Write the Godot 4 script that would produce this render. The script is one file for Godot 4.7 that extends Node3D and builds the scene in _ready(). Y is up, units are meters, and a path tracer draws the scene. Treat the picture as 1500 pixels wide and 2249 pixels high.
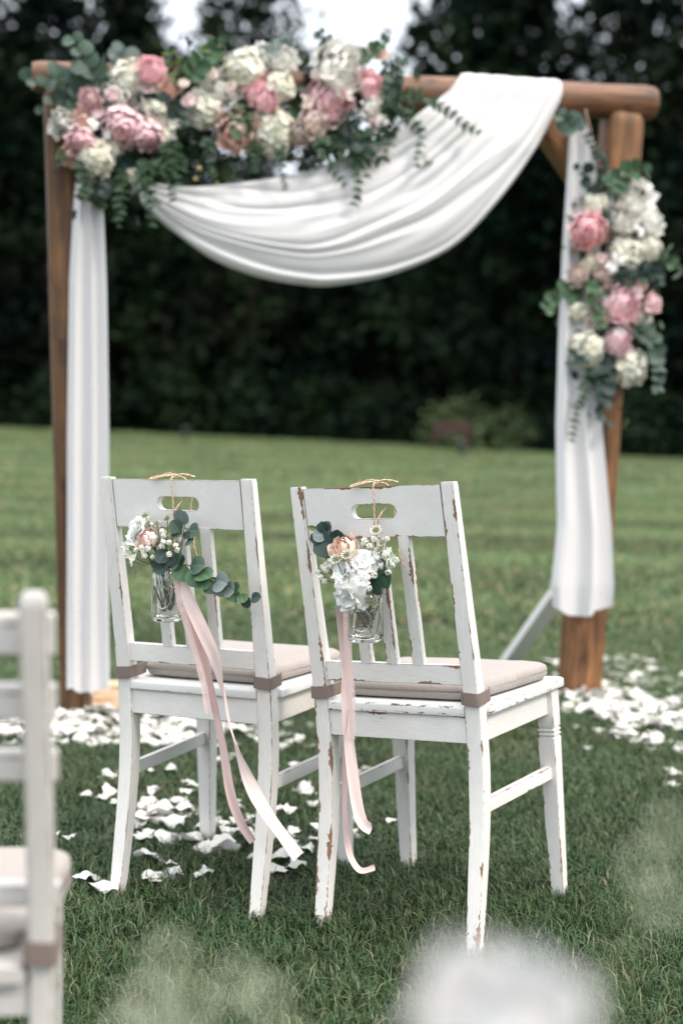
extends Node3D
# A garden wedding: two worn white chairs with hanging jars of flowers before a log arch with drapes and flowers, on a lawn.

const ARCH_AT := Vector3(-0.8817, 0, -4.7038)
const ARCH_TURN := 14.64
var rng := RandomNumberGenerator.new()
var used := {}
var M := {}

# ---------------------------------------------------------------- mesh builder
class MB:
	var v := PackedVector3Array()
	var t := PackedVector2Array()
	var c := PackedColorArray()
	var ix := PackedInt32Array()
	func add(p: Vector3, uv := Vector2.ZERO, col := Color.WHITE) -> int:
		v.append(p); t.append(uv); c.append(col)
		return v.size() - 1
	func quad(a: int, b: int, d: int, e: int) -> void:   # a b d e run counter-clockwise seen from outside
		ix.append_array(PackedInt32Array([a, d, b, a, e, d]))
	func grid(nu: int, nv: int, f: Callable, flip := false) -> void:   # f(u, v) -> [point, uv, colour], outside along dU x dV
		var s := v.size()
		for j in nv + 1:
			for i in nu + 1:
				var r = f.call(float(i) / nu, float(j) / nv)
				add(r[0], r[1], r[2])
		for j in nv:
			for i in nu:
				var a := s + j * (nu + 1) + i
				if flip: quad(a, a + nu + 1, a + nu + 2, a + 1)
				else: quad(a, a + 1, a + nu + 2, a + nu + 1)
	func join(o: MB, x: Transform3D, tint := Color.WHITE) -> void:
		var s := v.size()
		v.append_array(x * o.v)
		t.append_array(o.t)
		if tint == Color.WHITE: c.append_array(o.c)
		else:
			for k in o.c: c.append(k * tint)
		for k in o.ix: ix.append(s + k)
	func tube(p: Array, radii: Array, sides := 6, col := Color.WHITE) -> void:
		var s := v.size()
		var n := p.size()
		var side := Vector3.ZERO
		var along := 0.0
		for i in n:
			var d: Vector3 = (p[mini(i + 1, n - 1)] - p[maxi(i - 1, 0)]).normalized()
			if side == Vector3.ZERO:
				side = d.cross(Vector3.UP if absf(d.y) < 0.9 else Vector3.RIGHT).normalized()
			side = (side - d * side.dot(d)).normalized()
			var up := d.cross(side)
			if i > 0: along += p[i].distance_to(p[i - 1])
			for k in sides + 1:
				var a := TAU * k / sides
				add(p[i] + (side * cos(a) + up * sin(a)) * radii[i], Vector2(float(k) / sides, along), col)
		for i in n - 1:
			for k in sides:
				var a := s + i * (sides + 1) + k
				quad(a, a + 1, a + sides + 2, a + sides + 1)
		for e in [0, n - 1]:
			var mid := add(p[e], Vector2(0.5, 0.5), col)
			for k in sides:
				var a: int = s + e * (sides + 1) + k
				if e == 0: ix.append_array(PackedInt32Array([mid, a, a + 1]))
				else: ix.append_array(PackedInt32Array([mid, a + 1, a]))
	# a bar of rectangular section with chamfered edges; sections: [centre, x axis, y axis, half x, half y]
	func bar(sec: Array, ch := 0.0016, tot := 1.0) -> void:
		var s := v.size()
		var along := 0.0
		for i in sec.size():
			var q: Array = sec[i]
			if i > 0: along += q[0].distance_to(sec[i - 1][0])
			var a: float = q[3]
			var b: float = q[4]
			var e := minf(ch, minf(a, b) * 0.5)
			var pr := [Vector2(-a + e, -b), Vector2(a - e, -b), Vector2(a, -b + e), Vector2(a, b - e), Vector2(a - e, b), Vector2(-a + e, b), Vector2(-a, b - e), Vector2(-a, -b + e), Vector2(-a + e, -b)]
			var per := 4.0 * (a + b)
			var run := 0.0
			for k in 9:
				if k > 0: run += pr[k].distance_to(pr[k - 1]) + (0.59 * e if k % 2 == 0 and k < 9 else 0.0)
				add(q[0] + q[1] * pr[k].x + q[2] * pr[k].y, Vector2((run + e) / per, along / tot))
		for i in sec.size() - 1:
			for k in 8:
				var a := s + i * 9 + k
				quad(a, a + 1, a + 10, a + 9)
		for e in [0, sec.size() - 1]:
			var q: Array = sec[e]
			var o := v.size()
			for k in 8: add(v[s + e * 9 + k], Vector2(0.125 + 0.02 * (k % 3), 0.3 + 0.01 * k))
			var mid := add(q[0], Vector2(0.13, 0.31))
			for k in 8:
				var n2 := o + (k + 1) % 8
				if e == 0: ix.append_array(PackedInt32Array([mid, o + k, n2]))
				else: ix.append_array(PackedInt32Array([mid, n2, o + k]))
	func mesh(flat := false) -> ArrayMesh:
		var nn := PackedVector3Array()
		nn.resize(v.size())
		for k in range(0, ix.size(), 3):
			var a := ix[k]
			var b := ix[k + 1]
			var d := ix[k + 2]
			var n := (v[d] - v[a]).cross(v[b] - v[a])
			nn[a] += n; nn[b] += n; nn[d] += n
		for k in nn.size(): nn[k] = nn[k].normalized() if nn[k].length_squared() > 1e-24 else Vector3.UP
		var arr := []
		arr.resize(Mesh.ARRAY_MAX)
		arr[Mesh.ARRAY_VERTEX] = v; arr[Mesh.ARRAY_NORMAL] = nn; arr[Mesh.ARRAY_TEX_UV] = t; arr[Mesh.ARRAY_COLOR] = c; arr[Mesh.ARRAY_INDEX] = ix
		var m := ArrayMesh.new()
		m.add_surface_from_arrays(Mesh.PRIMITIVE_TRIANGLES, arr)
		return m

# ---------------------------------------------------------------- naming
func numbered(n: String) -> String:
	var k: int = used.get(n, 0)
	used[n] = k + 1
	return n if k == 0 else "%s_%03d" % [n, k]

func tag(o: Node, label: String, category: String, group := "", kind := "") -> Node:
	if label: o.set_meta("label", label)
	if category: o.set_meta("category", category)
	if group: o.set_meta("group", group)
	if kind: o.set_meta("kind", kind)
	return o

func thing(called: String, label: String, category: String, x := Transform3D.IDENTITY, group := "") -> Node3D:
	var o := Node3D.new()
	o.name = numbered(called)
	add_child(o)
	o.transform = x
	tag(o, label, category, group)
	return o

func obj(called: String, mesh, mat: Material, parent: Node = null, x := Transform3D.IDENTITY) -> MeshInstance3D:
	var o := MeshInstance3D.new()
	o.mesh = mesh.mesh() if mesh is MB else mesh
	o.material_override = mat
	if parent == null:
		o.name = numbered(called)
		add_child(o)
	else:
		var n := 0
		while parent.has_node(NodePath(called if n == 0 else "%s_%03d" % [called, n])): n += 1
		o.name = called if n == 0 else "%s_%03d" % [called, n]
		parent.add_child(o, true)
	o.transform = x
	return o

func struct(called: String, mesh, mat: Material) -> MeshInstance3D:
	var o := obj(called, mesh, mat)
	o.set_meta("kind", "structure")
	return o

# ---------------------------------------------------------------- materials
func lin(r: float, g: float, b: float) -> Color:
	return Color(r, g, b).linear_to_srgb()

func mat(c: Color, rough := 0.6, back := 0.0, tex: Texture2D = null) -> StandardMaterial3D:
	var m := StandardMaterial3D.new()
	m.albedo_color = c
	m.roughness = rough
	m.vertex_color_use_as_albedo = true
	m.cull_mode = BaseMaterial3D.CULL_DISABLED
	m.albedo_texture = tex
	if back > 0.0:
		m.backlight_enabled = true
		m.backlight = Color(back, back, back)
	return m

func picture(w: int, h: int, f: Callable) -> ImageTexture:   # f(x, y) -> Color in sRGB
	var b := PackedByteArray()
	b.resize(w * h * 4)
	var k := 0
	for y in h:
		for x in w:
			var q: Color = f.call(x, y)
			b[k] = int(clampf(q.r, 0, 1) * 255); b[k + 1] = int(clampf(q.g, 0, 1) * 255); b[k + 2] = int(clampf(q.b, 0, 1) * 255); b[k + 3] = int(clampf(q.a, 0, 1) * 255)
			k += 4
	return ImageTexture.create_from_image(Image.create_from_data(w, h, false, Image.FORMAT_RGBA8, b))

func noise(seed_: int, freq: float, oct := 3) -> FastNoiseLite:
	var n := FastNoiseLite.new()
	n.seed = seed_
	n.frequency = freq
	n.fractal_octaves = oct
	n.noise_type = FastNoiseLite.TYPE_SIMPLEX_SMOOTH
	return n

# White paint on wood, worn through to brown along the edges of a bar of section w x d and length l. Units are metres.
func worn_paint(w: float, d: float, l: float, wear: float, seed_: int, foot := false) -> StandardMaterial3D:
	var per := 2.0 * (w + d)
	var pw := clampi(int(per * 1000.0), 48, 320)
	var ph := clampi(int(l * 620.0), 48, 640)
	var n1 := noise(seed_, 9.0, 3)
	var n2 := noise(seed_ + 7, 90.0, 3)
	var n3 := noise(seed_ + 13, 40.0, 2)
	var corner := [0.0, w, w + d, 2.0 * w + d, per]
	var bias := []
	for k in 5: bias.append(rng.randf_range(-0.25, 0.3))
	bias[4] = bias[0]
	var tex := picture(pw, ph, func(x, y):
		var a: float = (x + 0.5) / pw * per
		var z: float = (y + 0.5) / ph * l
		var e := 9.0
		var bi := 0.0
		for k in 5:
			var q := absf(a - corner[k])
			if q < e:
				e = q
				bi = bias[k]
		e = minf(e, minf(z, l - z) + 0.001)
		var s := 0.62 + 0.03 * n3.get_noise_2d(a * 14.0, z * 0.5) + 0.010 * n1.get_noise_2d(a * 2.0, z * 2.0)
		var col := Color(s * 1.41, s * 1.395, s * 1.37)
		var big := n1.get_noise_2d(a * 0.8 + bi * 20.0, z) + bi
		var fine := n2.get_noise_2d(a * 1.6, z * 0.8)
		var reach := wear * (0.0003 + 0.0115 * maxf(0.0, big - 0.12)) * (1.0 + 1.1 * fine)
		if foot: reach += wear * 0.006 * smoothstep(0.14, 0.0, z) * maxf(0.0, 0.4 + fine * 2.0)
		if e < reach:
			var g := 0.5 + 0.5 * n3.get_noise_2d(a * 20.0, z * 2.0)
			col = Color(0.45, 0.33, 0.26).lerp(Color(0.62, 0.48, 0.38), g)
			if e > reach - 0.0012: col = col.lerp(Color(0.33, 0.27, 0.25), 0.5)
		elif e < 0.0013 + 0.001 * fine:
			col = col.lerp(Color(0.42, 0.38, 0.36), 0.3 * (0.6 + fine))
		elif fine + 0.35 * big > 0.93 - 0.12 * wear:
			col = col.lerp(Color(0.44, 0.36, 0.32), 0.75)
		return col)
	var m := mat(Color.WHITE, 0.48, 0.0, tex)
	m.cull_mode = BaseMaterial3D.CULL_BACK
	return m

func wood(seed_: int, dark: Color, light: Color) -> ImageTexture:
	var n1 := noise(seed_, 0.02, 3)
	var n2 := noise(seed_ + 1, 0.11, 2)
	var knots := []
	var r := RandomNumberGenerator.new()
	r.seed = seed_
	for k in 7: knots.append(Vector2(r.randf() * 192, r.randf() * 768))
	return picture(192, 768, func(x, y):
		var bend := 0.0
		var kn := 0.0
		for q in knots:
			var dx: float = x - q.x
			var dy: float = (y - q.y) * 0.45
			var d := sqrt(dx * dx + dy * dy)
			if d < 40.0:
				bend += signf(dx) * 9.0 * exp(-d / 10.0)
				kn = maxf(kn, exp(-d * d / 22.0))
		var a := 0.5 + 0.55 * n1.get_noise_2d((x + bend) * 3.2, y * 0.16) + 0.35 * n2.get_noise_2d((x + bend) * 2.0, y * 0.12)
		var b := 0.5 + 0.5 * n1.get_noise_2d(x * 0.3 + 500.0, y * 0.35)
		var q := dark.lerp(light, clampf(a * 0.75 + b * 0.35 - 0.08, 0, 1))
		if n2.get_noise_2d((x + bend) * 1.2, y * 0.05 + 90.0) > 0.44: q = q.darkened(0.45)
		return q.lerp(Color(0.13, 0.07, 0.04), kn * 0.8))

func lawn_height(x: float, z: float) -> float:
	var far := smoothstep(14.0, 50.0, -z)
	var near := 0.012 * sin(x * 1.7 + 0.6) * sin(z * 1.3 + 0.4) * smoothstep(5.2, 8.0, -z)
	return far * clampf(0.2 - 0.033 * x, -0.3, 0.62) + near
var stripes: FastNoiseLite
func lawn_tone(x: float, z: float) -> float:   # mown bands and patches, 0 dark to 1 pale
	var band := 0.5 + 0.5 * sin((-z + 0.08 * x) * TAU / 2.5 + 0.8 + 1.9 * stripes.get_noise_2d(x * 0.02, z * 0.2))
	return clampf(0.62 * smoothstep(0.15, 0.85, band) + 0.2 + 0.8 * stripes.get_noise_2d(x * 0.3, z * 0.7), 0.0, 1.0)

func make_materials() -> void:
	M.petal_white = mat(lin(0.88, 0.87, 0.86), 0.7, 0.5)
	M.petal = mat(Color.WHITE, 0.62, 0.5)
	M.leaf = mat(Color.WHITE, 0.5, 0.22)
	M.leaf.metallic_specular = 0.35
	M.leaf_far = mat(Color.WHITE, 0.75, 0.2)
	M.leaf_far.metallic_specular = 0.2
	M.stem = mat(Color.WHITE, 0.6)
	M.grass = mat(Color.WHITE, 0.5, 0.45)
	M.grass.metallic_specular = 0.4
	var cl := noise(41, 0.5, 2)
	M.satin_pink = mat(lin(0.80, 0.63, 0.60), 0.34, 0.35)
	M.satin_mauve = mat(lin(0.66, 0.48, 0.46), 0.36, 0.3)
	var bark := picture(64, 256, func(x, y):
		var q := 0.5 + 0.5 * cl.get_noise_2d(x * 0.6, y * 0.1)
		return Color(0.16, 0.13, 0.11).lerp(Color(0.27, 0.23, 0.19), q))
	M.bark = mat(Color.WHITE, 0.9, 0.0, bark)
	# woven cloth: drapes and cushions
	var weave := picture(128, 128, func(x, y):
		var q := 0.5 + 0.22 * sin(x * TAU / 4.0) * sin(y * TAU / 4.0) + 0.3 * cl.get_noise_2d(x * 0.06, y * 1.2) + 0.3 * cl.get_noise_2d(x * 1.2 + 300.0, y * 0.06)
		return Color(q, q, q))
	var bump := weave.get_image()
	bump.bump_map_to_normal_map(2.0)
	var wn := ImageTexture.create_from_image(bump)
	var tone := picture(128, 128, func(x, y):
		var q := 0.93 + 0.06 * cl.get_noise_2d(x * 0.1, y * 1.0) + 0.06 * cl.get_noise_2d(x * 1.0 + 300.0, y * 0.1)
		return Color(q, q, q))
	M.drape = mat(lin(0.67, 0.667, 0.675), 0.85, 0.4)
	for k in ["cushion", "strap"]:
		M[k] = mat(lin(0.37, 0.332, 0.308) if k == "cushion" else lin(0.22, 0.17, 0.148), 0.85, 0.0, tone)
		M[k].normal_enabled = true
		M[k].normal_texture = wn
		M[k].normal_scale = 0.35
		M[k].uv1_scale = Vector3(14, 14, 14)
		M[k].rim_enabled = true
		M[k].rim = 0.25
	var tw := picture(32, 64, func(x, y):
		var q := 0.5 + 0.5 * sin((x / 32.0 * 2.0 + y / 64.0 * 6.0) * TAU) + 0.5 * cl.get_noise_2d(x * 2.0, y * 2.0)
		return Color(0.66, 0.52, 0.43).lerp(Color(0.93, 0.83, 0.75), clampf(q, 0, 1)))
	M.twine = mat(Color.WHITE, 0.9, 0.0, tw)
	M.twine.uv1_scale = Vector3(1, 14, 1)
	var glass := StandardMaterial3D.new()
	glass.albedo_color = Color(0.97, 0.985, 0.975, 0.02)
	glass.roughness = 0.03
	glass.transparency = BaseMaterial3D.TRANSPARENCY_ALPHA
	glass.refraction_enabled = true
	glass.refraction_scale = 0.05
	M.glass = glass
	var water := glass.duplicate()
	water.albedo_color = Color(0.97, 0.95, 0.93, 0.02)
	water.refraction_scale = 0.033
	M.water = water
	var lace := picture(64, 128, func(x, y):
		var u: float = x / 64.0
		var w: float = y / 128.0
		var edge := 0.10 + 0.05 * absf(sin(w * TAU * 4.0))
		var a := 1.0
		if u < edge or u > 1.0 - edge: a = 0.0
		var cell := Vector2(fposmod(u * 7.0, 1.0) - 0.5, fposmod(w * 12.0 + (0.5 if int(u * 7.0) % 2 == 0 else 0.0), 1.0) - 0.5)
		var flower := Vector2(u - 0.5, fposmod(w * 3.0, 1.0) / 1.5 - 0.33).length()
		if cell.length() < 0.27 and not (flower < 0.16 and flower > 0.07): a = 0.0
		return Color(0.93, 0.83, 0.80, a))
	M.lace = mat(Color.WHITE, 0.8, 0.4, lace)
	M.lace.transparency = BaseMaterial3D.TRANSPARENCY_ALPHA_SCISSOR
	M.lace.alpha_scissor_threshold = 0.5

# ---------------------------------------------------------------- curves
func spline(p: Array, n: int) -> Array:   # n + 1 points evenly along a smooth curve through p
	var cv := Curve3D.new()
	for i in p.size():
		var a: Vector3 = p[maxi(i - 1, 0)]
		var b: Vector3 = p[mini(i + 1, p.size() - 1)]
		var tan_: Vector3 = (b - a) / 6.0
		cv.add_point(p[i], -tan_, tan_)
	cv.bake_interval = 0.01
	var out := []
	for i in n + 1: out.append(cv.sample_baked(cv.get_baked_length() * i / n, true))
	return out

func at_uv(q: Vector2, w: float) -> Vector3: return Vector3(q.x, q.y, w)
func basis_to(axis: Vector3, spin := 0.0) -> Basis:   # y axis along axis
	var y := axis.normalized()
	var x := y.cross(Vector3.BACK if absf(y.z) < 0.9 else Vector3.RIGHT).normalized()
	return Basis(x, y, x.cross(y)) * Basis(Vector3.UP, spin)
func arch_x() -> Transform3D: return Transform3D(Basis(Vector3.UP, deg_to_rad(ARCH_TURN)), ARCH_AT)

# ---------------------------------------------------------------- flowers and leaves (axis of a flower: +y)
# One cupped petal lying on a ball of radius r about (0, r, 0): from the bottom up to the polar angle tip, half as wide as wide.
func ball_petal(r: float, tip: float, wide: float, tall: float, ruffle: float, roll: float, inner: Color, outer: Color, nu := 5, nv := 5) -> MB:
	var m := MB.new()
	var ph := rng.randf() * TAU
	var ph2 := rng.randf() * TAU
	m.grid(nu, nv, func(u, v):
		var pol: float = lerp(PI * 0.97, tip, v)
		var prof: float = pow(sin(PI * clampf(0.08 + v * 0.80, 0, 1)), 0.6)
		var edge: float = absf(u * 2.0 - 1.0)
		pol += (1.0 - sqrt(maxf(0.0, 1.0 - edge * edge * 0.75))) * v * 0.55
		var az: float = (u * 2.0 - 1.0) * wide * prof / maxf(0.35, sin(clampf(pol, 0.3, 2.6)))
		var rr: float = r * (1.0 + ruffle * v * v * (sin(u * 9.0 + ph) + 0.6 * sin(u * 17.0 + ph2)) + roll * pow(v, 4.0))
		return [Vector3(rr * sin(pol) * sin(az), r * tall * (1.0 + cos(pol) * rr / r), rr * sin(pol) * cos(az)), Vector2(u, v), inner.lerp(outer, v * 0.8 + 0.2 * edge)])
	return m

func cabbage(R: float, n: int, open_: float, tall: float, ruffle: float, roll: float, inner: Color, outer: Color, heart := 0.45) -> Array:   # petals from the heart outwards
	var out := []
	for i in n:
		var k := float(i) / (n - 1)
		var r: float = R * lerp(0.13, 1.0, pow(k, 0.9))
		var tip: float = lerp(heart, 0.5 + open_, pow(k, 1.3)) + rng.randf_range(-0.1, 0.1)
		var w: float = lerp(1.0, 0.72, k)
		var jit := 1.0 + rng.randf_range(-0.06, 0.06)
		var m := ball_petal(r * jit, tip, w, tall, ruffle, roll * k, inner, inner.lerp(outer, 0.35 + 0.65 * k))
		out.append([m, Transform3D(Basis(Vector3.UP, i * 2.39996 + rng.randf_range(-0.2, 0.2)), Vector3(0, R * tall * lerp(1.66, 1.32, k * k) * rng.randf_range(0.97, 1.03) - r * tall * (1.0 + cos(tip)), 0))])
	return out

func joined(parts: Array) -> MB:
	var m := MB.new()
	for q in parts: m.join(q[0], q[1])
	return m

func flat_petal(w: float, l: float, cup: float, curl: float, c0: Color, c1: Color, nu := 2, nv := 3, notch := 0.0) -> MB:   # from the origin along +z, face up
	var m := MB.new()
	m.grid(nu, nv, func(u, v):
		var e: float = u * 2.0 - 1.0
		var prof: float = pow(sin(PI * (0.06 + v * 0.86)), 0.75)
		return [Vector3(e * w * prof, cup * e * e * w + curl * v * v * l, l * v * (1.0 - notch * (1.0 - absf(e)) * v)), Vector2(u, v), c0.lerp(c1, v)], true)
	return m

func hydrangea(R: float, n: int, c0: Color, c1: Color, fl := 0.26) -> MB:   # a round head of four-petalled florets
	var m := MB.new()
	var kinds := []
	for k in 3:
		var f := MB.new()
		var col: Color = c0.lerp(c1, k * 0.5)
		for p in 4:
			f.join(flat_petal(0.52, 1.0, rng.randf_range(0.1, 0.4), rng.randf_range(-0.1, 0.35), col * Color(0.92, 0.95, 0.80), col, 2, 2), Transform3D(Basis(Vector3.UP, p * PI / 2 + rng.randf_range(-0.15, 0.15)), Vector3.ZERO))
		kinds.append(f)
	for i in n:
		var y := 1.0 - 1.75 * (i + 0.5) / n
		var a := i * 2.39996
		var d := Vector3(cos(a) * sqrt(1 - y * y), y, sin(a) * sqrt(1 - y * y))
		var s := R * fl * rng.randf_range(0.85, 1.2)
		m.join(kinds[rng.randi() % 3], Transform3D(basis_to((d + Vector3(rng.randf_range(-0.35, 0.35), rng.randf_range(-0.35, 0.35), rng.randf_range(-0.35, 0.35))).normalized(), rng.randf() * TAU).scaled(Vector3.ONE * s), d * R * rng.randf_range(0.78, 1.0) + Vector3(0, R * 0.6, 0)))
	return m

func ruffled(R: float, n: int, c0: Color, c1: Color) -> MB:   # an open white bloom of loose wavy petals (lisianthus, sweet pea)
	var m := MB.new()
	for i in n:
		var k := float(i) / n
		var p := MB.new()
		var ph := rng.randf() * TAU
		var lift: float = lerp(1.15, -0.02, pow(k, 0.8)) + rng.randf_range(-0.15, 0.15)
		var l: float = R * lerp(0.62, 1.05, k)
		p.grid(6, 5, func(u, v):
			var e: float = u * 2.0 - 1.0
			var prof: float = 0.12 + 0.75 * pow(sin(PI * 0.5 * v), 0.8)
			var wav: float = 0.17 * v * v * (sin(u * 8.0 + ph) + 0.6 * sin(u * 17.0 + ph))
			return [Vector3(e * l * prof * 0.86, l * (0.28 * e * e * v + wav + 0.12 * sin(v * 3.0)), l * v * (1.0 - 0.22 * e * e)), Vector2(u, v), c0.lerp(c1, sqrt(v))], true)
		m.join(p, Transform3D(Basis(Vector3.UP, i * 2.39996 + rng.randf_range(-0.2, 0.2)) * Basis(Vector3.RIGHT, -lift), Vector3(0, R * 0.1, 0)))
	return m

func leaf_shape(kind: String, c0: Color, c1: Color) -> MB:   # one leaf, 1 long along +z, face up
	var m := MB.new()
	var bend := rng.randf_range(-0.22, 0.12)
	var fold := rng.randf_range(0.05, 0.28)
	var twist := rng.randf_range(-0.3, 0.3)
	m.grid(8, 8, func(u, v):
		var e: float = u * 2.0 - 1.0
		var w := 0.0
		if kind == "round": w = 0.5 * sqrt(maxf(0.0, 1.0 - pow(absf(v * 2.0 - 1.0), 2.3)))
		elif kind == "ivy": w = 0.46 * pow(maxf(0.0, 1.0 - v), 0.75) * smoothstep(-0.02, 0.2, v) * (1.0 + 0.25 * sin(v * 9.0))
		else: w = 0.24 * pow(sin(PI * clampf(0.03 + v * 0.95, 0, 1)), 0.8)
		w += 0.012
		var c := c0.lerp(c1, 0.5 * absf(e) + 0.3 * v)
		if absf(e) < 0.1: c = c.lerp(Color(c1.r * 1.5, c1.g * 1.5, c1.b * 1.3), 0.4)
		return [Vector3(e * w, fold * absf(e) * w + bend * v * v + twist * e * w * v, v), Vector2(u, v), c], true)
	return m

var leaf_bank := {}
func leaves_of(kind: String) -> Array:
	if not leaf_bank.has(kind):
		var l := []
		var duo: Dictionary = {
			"euc": ["round", Color(0.036, 0.068, 0.050), Color(0.085, 0.130, 0.104)], "euc_pale": ["round", Color(0.13, 0.175, 0.165), Color(0.23, 0.28, 0.27)], "euc_dark": ["round", Color(0.018, 0.036, 0.030), Color(0.045, 0.072, 0.065)],
			"euc_green": ["round", Color(0.038, 0.085, 0.042), Color(0.08, 0.145, 0.080)], "ivy": ["ivy", Color(0.018, 0.045, 0.022), Color(0.035, 0.075, 0.038)], "fresh": ["long", Color(0.07, 0.12, 0.035), Color(0.13, 0.19, 0.06)], "blade": ["long", Color(0.016, 0.040, 0.024), Color(0.035, 0.075, 0.045)]}
		for k in 3: l.append(leaf_shape(duo[kind][0], duo[kind][1], duo[kind][2]).mesh())
		leaf_bank[kind] = l
	return leaf_bank[kind]

func leaf(parent: Node, kind: String, at: Vector3, dir: Vector3, face: Vector3, size: float) -> MeshInstance3D:
	var z := dir.normalized()
	var x := face.cross(z).normalized()
	var b := Basis(x, z.cross(x), z)
	var bank := leaves_of(kind)
	return obj("leaf", bank[rng.randi() % bank.size()], M.leaf, parent, Transform3D(b.scaled(Vector3.ONE * size), at))

# A stem with leaves on both sides: the stem is the part, its leaves are the sub-parts.
func sprig(called: String, parent: Node, pts: Array, kind: String, gap: float, size: float, front := Vector3.BACK) -> MeshInstance3D:
	var len_ := 0.0
	for i in pts.size() - 1: len_ += pts[i].distance_to(pts[i + 1])
	var n := maxi(3, int(len_ / gap))
	var p := spline(pts, n)
	var m := MB.new()
	var rad := []
	for i in n + 1: rad.append(lerp(0.0022, 0.0009, float(i) / n) * clampf(size / 0.04, 0.5, 1.2))
	m.tube(p, rad, 5, Color(0.07, 0.075, 0.035))
	var st := obj(called, m, M.stem, parent)
	for i in n + 1:
		var d: Vector3 = (p[mini(i + 1, n)] - p[maxi(i - 1, 0)]).normalized()
		var side := d.cross(front).normalized()
		var s: float = size * lerp(1.05, 0.6, float(i) / n)
		for k in [-1, 1]:
			if rng.randf() < 0.1: continue
			var out: Vector3 = (side * k + d * rng.randf_range(0.2, 0.8) + front * rng.randf_range(-0.25, 0.6)).normalized()
			leaf(st, kind, p[i], out, (front + Vector3(rng.randf_range(-0.9, 0.9), rng.randf_range(-0.5, 1.1), 0)).normalized(), s * rng.randf_range(0.75, 1.15))
	return st

# ---------------------------------------------------------------- chairs
func post_path() -> Array:   # y, z, half width x, half depth z of a rear leg that runs up into the back
	return [[0.0, 0.0, 0.0125, 0.0125], [0.06, -0.014, 0.0133, 0.0145], [0.13, -0.029, 0.0142, 0.0158], [0.2, -0.043, 0.0149, 0.0168], [0.27, -0.053, 0.0153, 0.0174], [0.34, -0.057, 0.0155, 0.0175], [0.45, -0.052, 0.0155, 0.0172], [0.6, -0.028, 0.015, 0.0145], [0.75, -0.003, 0.0145, 0.0115], [0.873, 0.0168, 0.014, 0.0095], [0.88, 0.018, 0.013, 0.0085]]

func post_z(y: float) -> float:
	var p := post_path()
	for i in p.size() - 1:
		if y <= p[i + 1][0]: return lerp(p[i][1], p[i + 1][1], (y - p[i][0]) / (p[i + 1][0] - p[i][0]))
	return 0.018

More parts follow.
